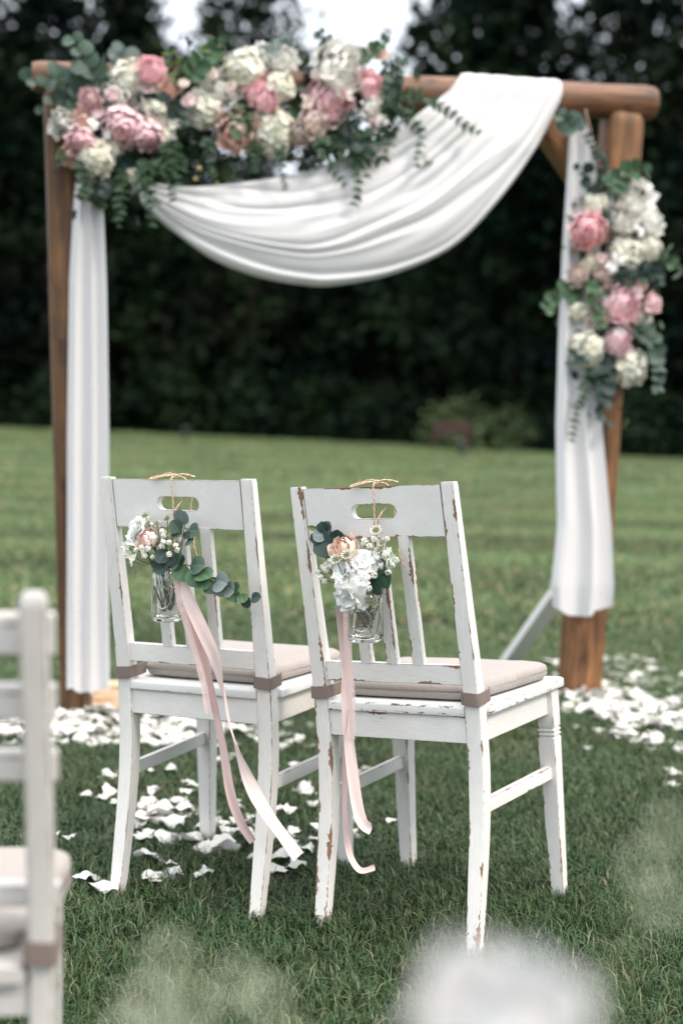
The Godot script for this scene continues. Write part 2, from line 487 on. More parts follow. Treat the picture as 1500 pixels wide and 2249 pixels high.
func white_chair(label: String, x: Transform3D, wear: float, sd: int) -> Node3D:
	var o := thing("wooden_chair", label, "chair", x, "worn white wooden chairs with jars on their backs")
	var X := Vector3.RIGHT
	var Z := Vector3.BACK
	for s in [-1, 1]:
		var m := MB.new()
		var sec := []
		for q in post_path():
			sec.append([Vector3(s * (0.164 if q[0] < 0.4 else lerp(0.164, 0.1615, (q[0] - 0.4) / 0.48)), q[0], q[1]), X, -Z, q[2], q[3]])
		m.bar(sec, 0.0016, 0.9)
		obj("rear_leg", m, worn_paint(0.031, 0.031, 0.9, wear, sd + s, true), o)
	for s in [-1, 1]:
		var m := MB.new()
		var sec := []
		var ys := [0.0, 0.30]
		for g in 3: ys.append_array([0.334 + g * 0.009, 0.3355 + g * 0.009, 0.3385 + g * 0.009, 0.340 + g * 0.009])
		ys.append_array([0.375, 0.437])
		for y in ys:
			var hw: float = lerp(0.0135, 0.0195, minf(1.0, y / 0.36))
			var k := fposmod(y - 0.334, 0.009)
			if y > 0.333 and y < 0.3625 and k > 0.001 and k < 0.005: hw -= 0.0022
			sec.append([Vector3(s * lerp(0.177, 0.170, y / 0.44), y, lerp(-0.402, -0.388, y / 0.44)), X, -Z, hw, hw])
		m.bar(sec, 0.0016, 0.44)
		obj("front_leg", m, worn_paint(0.036, 0.036, 0.44, wear * 0.45, sd + 20 + s, true), o)
	# crest rail with a handle slot, flush with the posts at the rear
	var cw := 0.147
	var y0 := 0.779
	var y1 := 0.876
	var sl := 0.048
	var sr := 0.0135
	var sy := 0.8285
	var th := 0.009
	var cr := MB.new()
	var P := func(px: float, py: float, back: float) -> Vector3: return Vector3(px, py, post_z(py) + back + 0.004 * (1.0 - pow(px / cw, 2.0)) * -1.0)
	var U := func(px: float, py: float) -> Vector2: return Vector2((px + cw) / (2.0 * cw), (py - y0) / (y1 - y0))
	var xs := [-cw, -0.11, -0.075]
	for k in 7: xs.append(-sl + sr * (1.0 - cos(k / 6.0 * PI / 2)))
	for k in 5: xs.append(lerp(-sl + sr, sl - sr, (k + 1) / 6.0))
	for k in 7: xs.append(sl - sr + sr * sin(k / 6.0 * PI / 2))
	xs.append_array([0.075, 0.11, cw])
	var half := func(px: float) -> float:
		var q := absf(px)
		if q >= sl: return 0.0
		if q <= sl - sr: return sr
		return sqrt(maxf(0.0, sr * sr - pow(q - (sl - sr), 2.0)))
	for face in [th, -th]:
		var f: float = face
		for i in xs.size() - 1:
			for part in 2:
				var a: float = xs[i]
				var b: float = xs[i + 1]
				var ya: float = y0 if part == 0 else sy + half.call(a)
				var yb: float = y0 if part == 0 else sy + half.call(b)
				var za: float = sy - half.call(a) if part == 0 else y1
				var zb: float = sy - half.call(b) if part == 0 else y1
				var e := [cr.add(P.call(a, ya, f), U.call(a, ya)), cr.add(P.call(b, yb, f), U.call(b, yb)), cr.add(P.call(b, zb, f), U.call(b, zb)), cr.add(P.call(a, za, f), U.call(a, za))]
				if f > 0: cr.quad(e[0], e[1], e[2], e[3])
				else: cr.quad(e[0], e[3], e[2], e[1])
	for edge in [y0, y1]:
		var yy: float = edge
		for i in xs.size() - 1:
			var e := [cr.add(P.call(xs[i], yy, -th), U.call(xs[i], yy)), cr.add(P.call(xs[i + 1], yy, -th), U.call(xs[i + 1], yy)), cr.add(P.call(xs[i + 1], yy, th), U.call(xs[i + 1], yy)), cr.add(P.call(xs[i], yy, th), U.call(xs[i], yy))]
			if yy == y0: cr.quad(e[0], e[1], e[2], e[3])
			else: cr.quad(e[0], e[3], e[2], e[1])
	for k in 40:
		var ring := func(q: int) -> Vector2:
			var a := TAU * q / 40.0
			return Vector2(signf(cos(a)) * (sl - sr) * (1.0 if absf(cos(a)) > 0.01 else 0.0) + sr * cos(a), sy + sr * sin(a))
		var a: Vector2 = ring.call(k)
		var b: Vector2 = ring.call(k + 1)
		var e := [cr.add(P.call(a.x, a.y, th), Vector2(0.1, 0.4)), cr.add(P.call(b.x, b.y, th), Vector2(0.12, 0.4)), cr.add(P.call(b.x, b.y, -th), Vector2(0.12, 0.45)), cr.add(P.call(a.x, a.y, -th), Vector2(0.1, 0.45))]
		cr.quad(e[0], e[1], e[2], e[3])
	var n1 := noise(sd + 50, 14.0, 3)
	var n2 := noise(sd + 51, 95.0, 3)
	var n3 := noise(sd + 52, 60.0, 2)
	var ctex := picture(290, 100, func(px, py):
		var a: float = px / 290.0 * 2.0 * cw - cw
		var b: float = (99.5 - (99 - py)) / 100.0 * (y1 - y0) + y0
		var e := minf(b - y0, y1 - b)
		var q: float = absf(a)
		var ring := absf(Vector2(maxf(0.0, q - (sl - sr)), b - sy).length() - sr) if q < sl + 0.01 else 1.0
		e = minf(e, ring * 1.6)
		var s := 0.868 + 0.024 * n3.get_noise_2d(a * 0.8, b * 14.0) + 0.02 * n1.get_noise_2d(a, b)
		var col := Color(s * 1.003, s, s * 0.985)
		var fine := n2.get_noise_2d(a, b)
		var reach := wear * (0.0002 + 0.006 * maxf(0.0, n1.get_noise_2d(a * 0.9 + 4.0, b * 3.0) + 0.02)) * (1.0 + 1.2 * fine)
		if e < reach: col = Color(0.50, 0.36, 0.28)
		elif e < 0.0012: col = col.lerp(Color(0.42, 0.38, 0.36), 0.45)
		elif fine > 0.76: col = col.lerp(Color(0.5, 0.45, 0.42), 0.6)
		if cw - q < 0.0013: col = col.lerp(Color(0.36, 0.31, 0.29), 0.6)
		return col)
	obj("crest_rail", cr, mat(Color.WHITE, 0.48, 0.0, ctex), o)
	# slats, lower rail
	var lr := MB.new()
	lr.bar([[Vector3(-0.149, 0.515, post_z(0.515) - 0.002), Vector3(0, 0.998, 0.06), Vector3.FORWARD, 0.019, 0.0095], [Vector3(0.149, 0.515, post_z(0.515) - 0.002), Vector3(0, 0.998, 0.06), Vector3.FORWARD, 0.019, 0.0095]], 0.0014, 0.3)
	obj("lower_rail", lr, worn_paint(0.038, 0.019, 0.3, wear * 0.9, sd + 60), o)
	for k in [-1, 0, 1]:
		var m := MB.new()
		m.bar([[Vector3(k * 0.056, 0.532, post_z(0.532) - 0.002), X, -Z, 0.0115, 0.0085], [Vector3(k * 0.057, 0.781, post_z(0.781) - 0.001), X, -Z, 0.0115, 0.0078]], 0.0012, 0.25)
		obj("slat", m, worn_paint(0.023, 0.016, 0.25, wear * 0.8, sd + 70 + k), o)
	# seat board cut round the posts
	var seat := MB.new()
	var half_pts := [Vector2(0.1475, -0.0345), Vector2(0.1475, -0.071), Vector2(0.187, -0.071), Vector2(0.199, -0.415), Vector2(0.196, -0.424), Vector2(0.188, -0.427)]
	var loop := []
	for q in half_pts: loop.append(q)
	for k in range(half_pts.size() - 1, -1, -1): loop.append(Vector2(-half_pts[k].x, half_pts[k].y))
	var rows := [[0.4375, 0.002], [0.4395, 0.0], [0.4515, 0.0], [0.4545, 0.0015], [0.456, 0.005]]
	var run := 0.0
	var n := loop.size()
	var starts := []
	for r in rows:
		starts.append(seat.v.size())
		run = 0.0
		for k in n + 1:
			var q: Vector2 = loop[k % n]
			if k > 0: run += q.distance_to(loop[(k - 1) % n])
			var inw: Vector2 = (Vector2(0, -0.24) - q).normalized() * r[1]
			seat.add(Vector3(q.x + inw.x, r[0], q.y + inw.y), Vector2(run / 1.6, (r[0] - 0.4375) / 0.0185))
	for r in rows.size() - 1:
		for k in n:
			var a: int = starts[r] + k
			var b: int = starts[r + 1] + k
			seat.quad(a, a + 1, b + 1, b)
	for top in [true, false]:
		var base: int = starts[rows.size() - 1] if top else starts[0]
		var poly := PackedVector2Array()
		for k in n: poly.append(Vector2(seat.v[base + k].x, seat.v[base + k].z))
		var idx := Geometry2D.triangulate_polygon(poly)
		var s0 := seat.v.size()
		for k in n: seat.add(seat.v[base + k], Vector2(0.2 + poly[k].x, 0.45 + poly[k].y * 0.1))
		for k in range(0, idx.size(), 3):
			var a := s0 + idx[k]
			var b := s0 + idx[k + 1]
			var d := s0 + idx[k + 2]
			var nrm := (seat.v[d] - seat.v[a]).cross(seat.v[b] - seat.v[a])
			if (nrm.y > 0) == top: seat.ix.append_array(PackedInt32Array([a, b, d]))
			else: seat.ix.append_array(PackedInt32Array([a, d, b]))
	var sn := noise(sd + 80, 26.0, 3)
	var stex := picture(640, 24, func(px, py):
		var a: float = px / 640.0 * 1.6
		var b: float = py / 24.0
		var e := minf(b, 1.0 - b)
		var s := 0.86 + 0.02 * sn.get_noise_2d(a * 2.0, b * 4.0)
		var q := sn.get_noise_2d(a, b * 0.1) + 0.7 * sn.get_noise_2d(a * 5.0, b * 0.9)
		if q > 0.52 - 0.16 * wear and (e < 0.3 * wear * (q + 0.3)): return Color(0.40, 0.32, 0.29)
		return Color(s, s, s * 0.99))
	obj("seat", seat, mat(Color.WHITE, 0.45, 0.0, stex), o)
	# aprons and stretchers
	var bars := [["apron", Vector3(-0.149, 0.411, -0.052), Vector3(0.149, 0.411, -0.052), 0.026, 0.009], ["apron", Vector3(-0.152, 0.411, -0.389), Vector3(0.152, 0.411, -0.389), 0.026, 0.009],
		["apron", Vector3(0.163, 0.411, -0.069), Vector3(0.170, 0.411, -0.371), 0.026, 0.009], ["apron", Vector3(-0.163, 0.411, -0.069), Vector3(-0.170, 0.411, -0.371), 0.026, 0.009],
		["stretcher", Vector3(0.164, 0.262, -0.0665), Vector3(0.173, 0.262, -0.379), 0.0135, 0.0075], ["stretcher", Vector3(-0.164, 0.262, -0.0665), Vector3(-0.173, 0.262, -0.379), 0.0135, 0.0075]]
	for q in bars:
		var m := MB.new()
		var d: Vector3 = (q[2] - q[1]).normalized()
		var side := Vector3.UP.cross(d)
		m.bar([[q[1], Vector3.UP, -side, q[3], q[4]], [q[2], Vector3.UP, -side, q[3], q[4]]], 0.0014, q[1].distance_to(q[2]))
		obj(q[0], m, worn_paint(q[3] * 2, q[4] * 2, q[1].distance_to(q[2]), wear * 0.55, sd + 90 + int(q[1].x * 100) + int(q[1].z * 50)), o)
	return o

func superbox(hx: float, h: float, z0: float, z1: float, hx_rear: float, puff: float, corner: float) -> MB:   # a padded slab, rounded all round, seam at mid height
	var m := MB.new()
	var outline := []
	var zc := (z0 + z1) / 2
	for k in 48:
		var a := TAU * k / 48.0
		var e := 2.0 / 9.0
		var px := signf(cos(a)) * pow(absf(cos(a)), e)
		var pz := signf(sin(a)) * pow(absf(sin(a)), e)
		var wz := (pz + 1.0) / 2.0
		outline.append(Vector2(px * lerp(hx, hx_rear, wz), lerp(z1, z0, wz)))
	var lay := [[0.0, 0.55], [0.0, 0.90], [0.10, 0.975], [0.3, 1.0], [0.44, 1.004], [0.5, 0.994], [0.56, 1.004], [0.8, 0.985], [0.95, 0.94], [1.0 + puff * 0.25, 0.86], [1.0 + puff * 0.6, 0.65], [1.0 + puff, 0.3], [1.0 + puff, 0.02]]
	var s := 0
	var wr := noise(rng.randi() % 999, 9.0, 3)
	for li in lay.size():
		for k in 49:
			var q: Vector2 = outline[k % 48]
			var p := Vector2(q.x * lay[li][1], zc + (q.y - zc) * lay[li][1])
			if lay[li][0] > 0.05 and lay[li][0] < 0.97: p += (Vector2(0, zc) - p).normalized() * wr.get_noise_3d(p.x, lay[li][0] * 0.3, p.y) * 0.004
			var lift: float = 0.0025 * wr.get_noise_2d(p.x * 1.2, p.y * 1.2) if lay[li][0] > 0.97 else 0.0
			m.add(Vector3(p.x, lay[li][0] * h + lift, p.y), Vector2(p.x + p.y * 0.3 + lay[li][0] * h, p.y + lay[li][0] * h))
	for li in lay.size() - 1:
		for k in 48:
			var a := li * 49 + k
			m.quad(a, a + 49, a + 50, a + 1)
	for k in 48:
		m.ix.append_array(PackedInt32Array([0, (k + 1) % 48, k]))
	return m

func strap_loop(pts: Array, h: float) -> MB:   # a flat band on edge through pts, h tall, 2 mm thick
	var m := MB.new()
	var p := spline(pts, 28)
	var sec := []
	for i in p.size():
		var d: Vector3 = p[mini(i + 1, p.size() - 1)] - p[maxi(i - 1, 0)]
		d.y = 0
		sec.append([p[i], Vector3.UP, d.normalized().cross(Vector3.UP) * -1.0, h / 2, 0.0012])
	for i in sec.size(): sec[i][2] = Vector3.UP.cross((p[mini(i + 1, p.size() - 1)] - p[maxi(i - 1, 0)]).normalized()) * -1.0
	m.bar(sec, 0.0005, 1.0)
	return m

func cushion(label: String, x: Transform3D, hx: float, hx_rear: float, y: float, h: float, z0: float, z1: float, post: Vector3, pr: Vector2) -> Node3D:
	var o := thing("seat_cushion", label, "cushion", x, "taupe seat cushions strapped to the chairs")
	obj("pad", superbox(hx, h, z0, z1, hx_rear, 0.16, 0.03), M.cushion, o, Transform3D(Basis.IDENTITY, Vector3(0, y, 0)))
	for s in [-1, 1]:
		var c := Vector3(post.x * s, y + h * 0.45, post.z)
		var a := pr.x + 0.0026
		var b := pr.y + 0.0026
		var pts := [c + Vector3(-s * a * 1.1, 0.002, -b - 0.022), c + Vector3(-s * a, 0, -b), c + Vector3(-s * a, 0, b * 0.85), c + Vector3(-s * a * 0.85, 0, b), c + Vector3(s * a * 0.85, -0.002, b), c + Vector3(s * a, -0.002, b * 0.85), c + Vector3(s * a, 0, -b), c + Vector3(s * a * 1.05, 0.001, -b - 0.010), c + Vector3(s * a * 0.6, 0.002, -b - 0.026)]
		obj("strap", strap_loop(pts, 0.024), M.strap, o)
	return o

# ---------------------------------------------------------------- jars, twine, ribbons
func lathe(prof: Array, sides := 40) -> MB:   # [radius, y] upwards along the outside, then down the inside
	var m := MB.new()
	var n := prof.size()
	for i in n:
		for k in sides + 1:
			var a := TAU * k / sides
			m.add(Vector3(prof[i].x * cos(a), prof[i].y, prof[i].x * sin(a)), Vector2(float(k) / sides, prof[i].y * 8.0))
	for i in n - 1:
		for k in sides:
			var a := i * (sides + 1) + k
			m.quad(a, a + sides + 1, a + sides + 2, a + 1)
	return m

func jar(label: String, x: Transform3D, r: float, h: float, fill: float, wire_r: float) -> Node3D:
	var o := thing("glass_jar", label, "jar", x, "glass jars of flowers hung on the chair backs")
	var p := [Vector2(0.0001, 0.004), Vector2(r * 0.5, 0.003), Vector2(r * 0.78, 0.0), Vector2(r * 0.92, 0.003), Vector2(r, 0.012), Vector2(r, h * 0.4), Vector2(r, h * 0.70), Vector2(r * 0.95, h * 0.78), Vector2(r * 0.80, h * 0.84), Vector2(r * 0.78, h * 0.88), Vector2(r * 0.84, h * 0.90), Vector2(r * 0.78, h * 0.93), Vector2(r * 0.80, h * 0.985), Vector2(r * 0.79, h),
		Vector2(r * 0.74, h), Vector2(r * 0.72, h * 0.97), Vector2(r * 0.71, h * 0.86), Vector2(r * 0.87, h * 0.78), Vector2(r * 0.925, h * 0.70), Vector2(r * 0.925, h * 0.4), Vector2(r * 0.925, 0.016), Vector2(r * 0.80, 0.008), Vector2(r * 0.4, 0.0075), Vector2(0.0001, 0.0075)]
	obj("glass", lathe(p), M.glass, o)
	var q := [Vector2(0.0001, 0.0082), Vector2(r * 0.4, 0.0082), Vector2(r * 0.79, 0.0088), Vector2(r * 0.905, 0.0165), Vector2(r * 0.905, h * 0.35), Vector2(r * 0.905, fill - 0.001), Vector2(r * 0.88, fill), Vector2(0.0001, fill)]
	obj("water", lathe(q), M.water, o)
	# pressed emblem on the glass: a plain raised oval
	var e := MB.new()
	var ring := []
	var rr := []
	for k in 25:
		var a := TAU * k / 24.0
		var az := 0.25 + 0.55 * cos(a)
		ring.append(Vector3(sin(az) * (r + 0.0002), h * 0.42 + 0.021 * sin(a), cos(az) * (r + 0.0002)))
		rr.append(0.0011)
	e.tube(ring, rr, 6)
	obj("raised_oval", e, M.glass, o)
	if wire_r > 0.0:
		var w := MB.new()
		var wp := []
		var wr := []
		for k in 33:
			var a := TAU * k / 16.0
			wp.append(Vector3(cos(a) * (r * 0.80 + 0.0012), h * 0.885 + k * 0.00008, sin(a) * (r * 0.80 + 0.0012)))
			wr.append(wire_r)
		w.tube(wp, wr, 6)
		obj("neck_twine", w, M.twine, o)
	return o

func strand(m: MB, pts: Array, r := 0.0016, n := 26) -> void:
	var p := spline(pts, n)
	var rad := []
	for i in n + 1:
		p[i] += Vector3(rng.randf_range(-1, 1), rng.randf_range(-1, 1), rng.randf_range(-1, 1)) * 0.00025
		rad.append(r * rng.randf_range(0.85, 1.15))
	m.tube(p, rad, 6)

func twine(label: String, x: Transform3D, top: Vector3, neck: Vector3, k: float) -> Node3D:   # from a bow on the crest rail, through the slot, down to the jar
	var o := thing("jute_twine", label, "twine", x, "jute twine that carries the jars")
	var zb := post_z(0.8285) + 0.0115
	var m := MB.new()
	strand(m, [top + Vector3(0, 0.0016, 0), top + Vector3(-0.001, -0.001, 0.0125), Vector3(top.x - 0.004 * k, 0.845, zb + 0.004), Vector3(top.x - 0.010 * k, 0.80, post_z(0.8) + 0.0125), neck + Vector3(-0.003, 0.03, -0.01), neck + Vector3(-0.002, 0, 0.0)])
	strand(m, [Vector3(top.x + 0.014, 0.842, zb - 0.022), Vector3(top.x + 0.008, 0.829, zb - 0.008), Vector3(top.x + 0.003, 0.816, zb + 0.001), Vector3(top.x - 0.004 * k, 0.795, post_z(0.795) + 0.0125), neck + Vector3(0.001, 0.03, -0.008), neck + Vector3(0.002, 0, 0.0)])
	strand(m, [top + Vector3(0.002, 0.002, -0.002), top + Vector3(0.014, -0.001, -0.0135), Vector3(top.x + 0.026, 0.85, zb - 0.026), Vector3(top.x + 0.024, 0.82, zb - 0.024), Vector3(top.x + 0.03, 0.776, post_z(0.776) - 0.012), Vector3(top.x + 0.038, 0.75, post_z(0.75) + 0.014), Vector3(top.x + 0.046, 0.72, post_z(0.72) + 0.018)])
	obj("cord", m, M.twine, o)
	var b := MB.new()
	strand(b, [top + Vector3(0, 0.003, 0), top + Vector3(-0.02, 0.005, 0.004), top + Vector3(-0.045, 0.0, 0.013), top + Vector3(-0.051, -0.004, 0.0165), top + Vector3(-0.036, -0.001, 0.0125), top + Vector3(-0.012, 0.004, 0.007), top + Vector3(0, 0.004, 0.001)])
	strand(b, [top + Vector3(0, 0.003, 0), top + Vector3(0.016, 0.007, 0.001), top + Vector3(0.034, 0.005, -0.003), top + Vector3(0.041, 0.002, -0.007), top + Vector3(0.03, 0.004, -0.008), top + Vector3(0.012, 0.006, -0.003), top + Vector3(0, 0.004, 0)])
	strand(b, [top + Vector3(0, 0.004, 0), top + Vector3(-0.014, 0.009, -0.004), top + Vector3(-0.032, 0.005, -0.006)], 0.0012, 10)
	strand(b, [top + Vector3(-0.004, 0.003, 0.004), top + Vector3(0.0, 0.0065, 0.003), top + Vector3(0.004, 0.003, -0.003), top + Vector3(0.001, 0.001, 0.003), top + Vector3(-0.002, 0.006, -0.002)], 0.0015, 14)
	for i in 26:
		var a := top + Vector3(rng.randf_range(-0.04, 0.035), rng.randf_range(0.002, 0.006), rng.randf_range(-0.004, 0.006))
		b.tube([a, a + Vector3(rng.randf_range(-0.006, 0.006), rng.randf_range(0.0, 0.006), rng.randf_range(-0.004, 0.004))], [0.0002, 0.0001], 3)
	obj("bow", b, M.twine, o)
	return o

func ribbon(called: String, label: String, x: Transform3D, pts: Array, width: float, mat_: Material, turn0: float, turn1: float, wave: float, uvk: float) -> MeshInstance3D:
	var n := 60
	var p := spline(pts, n)
	var m := MB.new()
	var L := 0.0
	var run := [0.0]
	for i in n:
		L += p[i].distance_to(p[i + 1])
		run.append(L)
	m.grid(6, n, func(u, v):
		var i := int(round(v * n))
		var d: Vector3 = (p[mini(i + 1, n)] - p[maxi(i - 1, 0)]).normalized()
		var a: float = lerp(turn0, turn1, v) + wave * sin(v * 9.0)
		var side := d.cross(Vector3.BACK).normalized()
		var face := side.cross(d)
		var w: Vector3 = side * cos(a) + face * sin(a)
		var nn: Vector3 = -side * sin(a) + face * cos(a)
		var e: float = u * 2.0 - 1.0
		return [p[i] + w * e * width * 0.5 + nn * width * (0.10 * e * e + 0.05 * sin(e * 3.0 + v * 11.0)), Vector2(u, run[i] * uvk), Color.WHITE])
	var o := obj(called, m, mat_)
	o.transform = x
	tag(o, label, "ribbon", "ribbons tied to the jars")
	return o

# ---------------------------------------------------------------- small flowers in the jars; x is the chair's own frame
func stem_to(o: Node, a: Vector3, b: Vector3, r := 0.0011, col := Color(0.045, 0.075, 0.03)) -> void:
	var m := MB.new()
	var p := spline([a, a.lerp(b, 0.5) + Vector3(0, -0.006, -0.004), b], 8)
	var rr := []
	for i in p.size(): rr.append(r)
	m.tube(p, rr, 5, col)
	obj("stem", m, M.stem, o)

func in_jar(foot: Vector3) -> Vector3:
	return foot + Vector3(rng.randf_range(-0.013, 0.013), rng.randf_range(0.0, 0.03), rng.randf_range(-0.012, 0.012))

func jar_rose(label: String, x: Transform3D, at: Vector3, axis: Vector3, R: float, c0: Color, c1: Color, foot: Vector3) -> void:
	var o := thing("rose", label, "rose", x, "roses in the jars")
	var b := basis_to(axis, 0.7)
	for q in cabbage(R, 22, 0.72, 0.9, 0.04, 0.2, c0, c1, 0.5):
		obj("petal", q[0], M.petal, o, Transform3D(b, at - axis.normalized() * R) * q[1])
	var neck := at - axis.normalized() * R * 0.95
	for k in 5:
		leaf(o, "fresh", neck, (b * Vector3(cos(k * 1.25), -0.2, sin(k * 1.25))).normalized(), axis, R * 0.7).name = "sepal" if k == 0 else "sepal_%03d" % k
	stem_to(o, neck, in_jar(foot), 0.0019)

func gypsophila(label: String, x: Transform3D, root: Vector3, heads: Array, r: float, foot: Vector3) -> void:
	var o := thing("gypsophila_sprig", label, "flower sprig", x, "baby's breath in the jars")
	for h in heads:
		var s: float = r * rng.randf_range(0.8, 1.15)
		obj("blossom", hydrangea(s, 22, Color(0.80, 0.80, 0.77), Color(0.86, 0.86, 0.84), 0.42), M.petal, o, Transform3D(basis_to((h - root).normalized() + Vector3.BACK * 0.6, rng.randf() * TAU), h - Vector3(0, s * 0.5, 0)))
		stem_to(o, h, root.lerp(h, 0.25), 0.0006, Color(0.06, 0.09, 0.035))
	stem_to(o, root, in_jar(foot), 0.0010)

func astrantia(label: String, x: Transform3D, at: Vector3, axis: Vector3, r: float, c: Color, foot: Vector3) -> void:
	var o := thing("astrantia", label, "flower", x, "astrantia heads in the jars")
	var b := basis_to(axis, rng.randf() * TAU)
	var m := MB.new()
	for k in 12:
		m.join(flat_petal(r * 0.20, r * 1.05, 0.2, 0.25, Color(0.22, 0.28, 0.14), c, 2, 2), Transform3D(Basis(Vector3.UP, k * TAU / 12 + rng.randf_range(-0.1, 0.1)), Vector3.ZERO))
	obj("bracts", m, M.petal, o, Transform3D(b, at))
	var d := MB.new()
	for k in 42:
		var y := 1.0 - (k + 0.5) / 42.0
		var a := k * 2.39996
		var dir := Vector3(cos(a) * sqrt(1 - y * y), y, sin(a) * sqrt(1 - y * y))
		var col := Color(0.60, 0.62, 0.50) if k % 3 else Color(0.20, 0.18, 0.13)
		d.tube([Vector3(0, 0.15 * r, 0), dir * r * 0.5 + Vector3(0, 0.1 * r, 0), dir * r * 0.62 + Vector3(0, 0.1 * r, 0)], [r * 0.02, r * 0.05, r * 0.06], 4, col)
	obj("florets", d, M.petal, o, Transform3D(b, at))
	stem_to(o, at, in_jar(foot), 0.0009)

func white_bloom(label: String, x: Transform3D, at: Vector3, axis: Vector3, R: float, foot: Vector3, n := 11) -> void:
	var o := thing("white_bloom", label, "flower", x, "white blooms in the jars")
	obj("corolla", ruffled(R, n, Color(0.85, 0.86, 0.78), Color(0.91, 0.91, 0.90)), M.petal, o, Transform3D(basis_to(axis, rng.randf() * TAU), at - axis.normalized() * R * 0.45))
	stem_to(o, at - axis.normalized() * R * 0.4, in_jar(foot), 0.0014)

func star_flower(label: String, x: Transform3D, ats: Array, r: float, root: Vector3, foot: Vector3) -> void:
	var o := thing("star_flower_sprig", label, "flower sprig", x)
	for q in ats:
		var m := MB.new()
		for k in 6:
			m.join(flat_petal(r * 0.30, r, 0.3, rng.randf_range(0.0, 0.5), Color(0.68, 0.72, 0.5), Color(0.86, 0.86, 0.84), 2, 3), Transform3D(Basis(Vector3.UP, k * TAU / 6 + rng.randf_range(-0.15, 0.15)), Vector3.ZERO))
		obj("blossom", m, M.petal, o, Transform3D(basis_to(Vector3(rng.randf_range(-0.9, 0.1), rng.randf_range(-0.3, 0.7), 1.0), rng.randf()), q))
		stem_to(o, q, root, 0.0006)
	stem_to(o, root, in_jar(foot), 0.001)

# ---------------------------------------------------------------- drapes (in the arch's own frame)
func hanging(label: String, rows: Array, folds: float, depth: float, gather: float) -> void:   # rows: [height, left, right, distance in front]
	var m := MB.new()
	var ph := rng.randf() * TAU
	var wob := noise(rng.randi() % 999, 1.3, 2)
	m.grid(150, 44, func(u, v):
		var k: float = v * (rows.size() - 1)
		var i := mini(int(k), rows.size() - 2)
		var f := k - i
		f = f * f * (3.0 - 2.0 * f) * 0.5 + f * 0.5
		var a: Array = rows[i]
		var b: Array = rows[i + 1]
		var y: float = lerp(a[0], b[0], f)
		var l: float = lerp(a[1], b[1], f)
		var r: float = lerp(a[2], b[2], f)
		var w: float = lerp(a[3], b[3], f)
		var amp: float = depth * lerp(gather, 1.0, smoothstep(0.0, 0.5, v))
		var uu: float = u + 0.05 * wob.get_noise_2d(u * 2.0, v * 1.2)
		var s := sin(uu * TAU * folds + ph) + 0.3 * sin(uu * TAU * folds * 1.7 + ph * 2.0 + v * 1.5)
		var hem: float = 0.0
		if v > 0.85: hem = (v - 0.85) / 0.15
		y -= hem * hem * (rows[-1][4] * sin(PI * u) + 0.014 * wob.get_noise_2d(u * 2.0 + 9.0, 0.0))
		return [Vector3(lerp(l, r, u) + amp * 0.25 * cos(uu * TAU * folds + ph), y, w + amp * s), Vector2(u, v), Color.WHITE])
	var o := obj("drape", m, M.drape)
	o.transform = arch_x()
	tag(o, label, "drape", "white drapes on the arch")

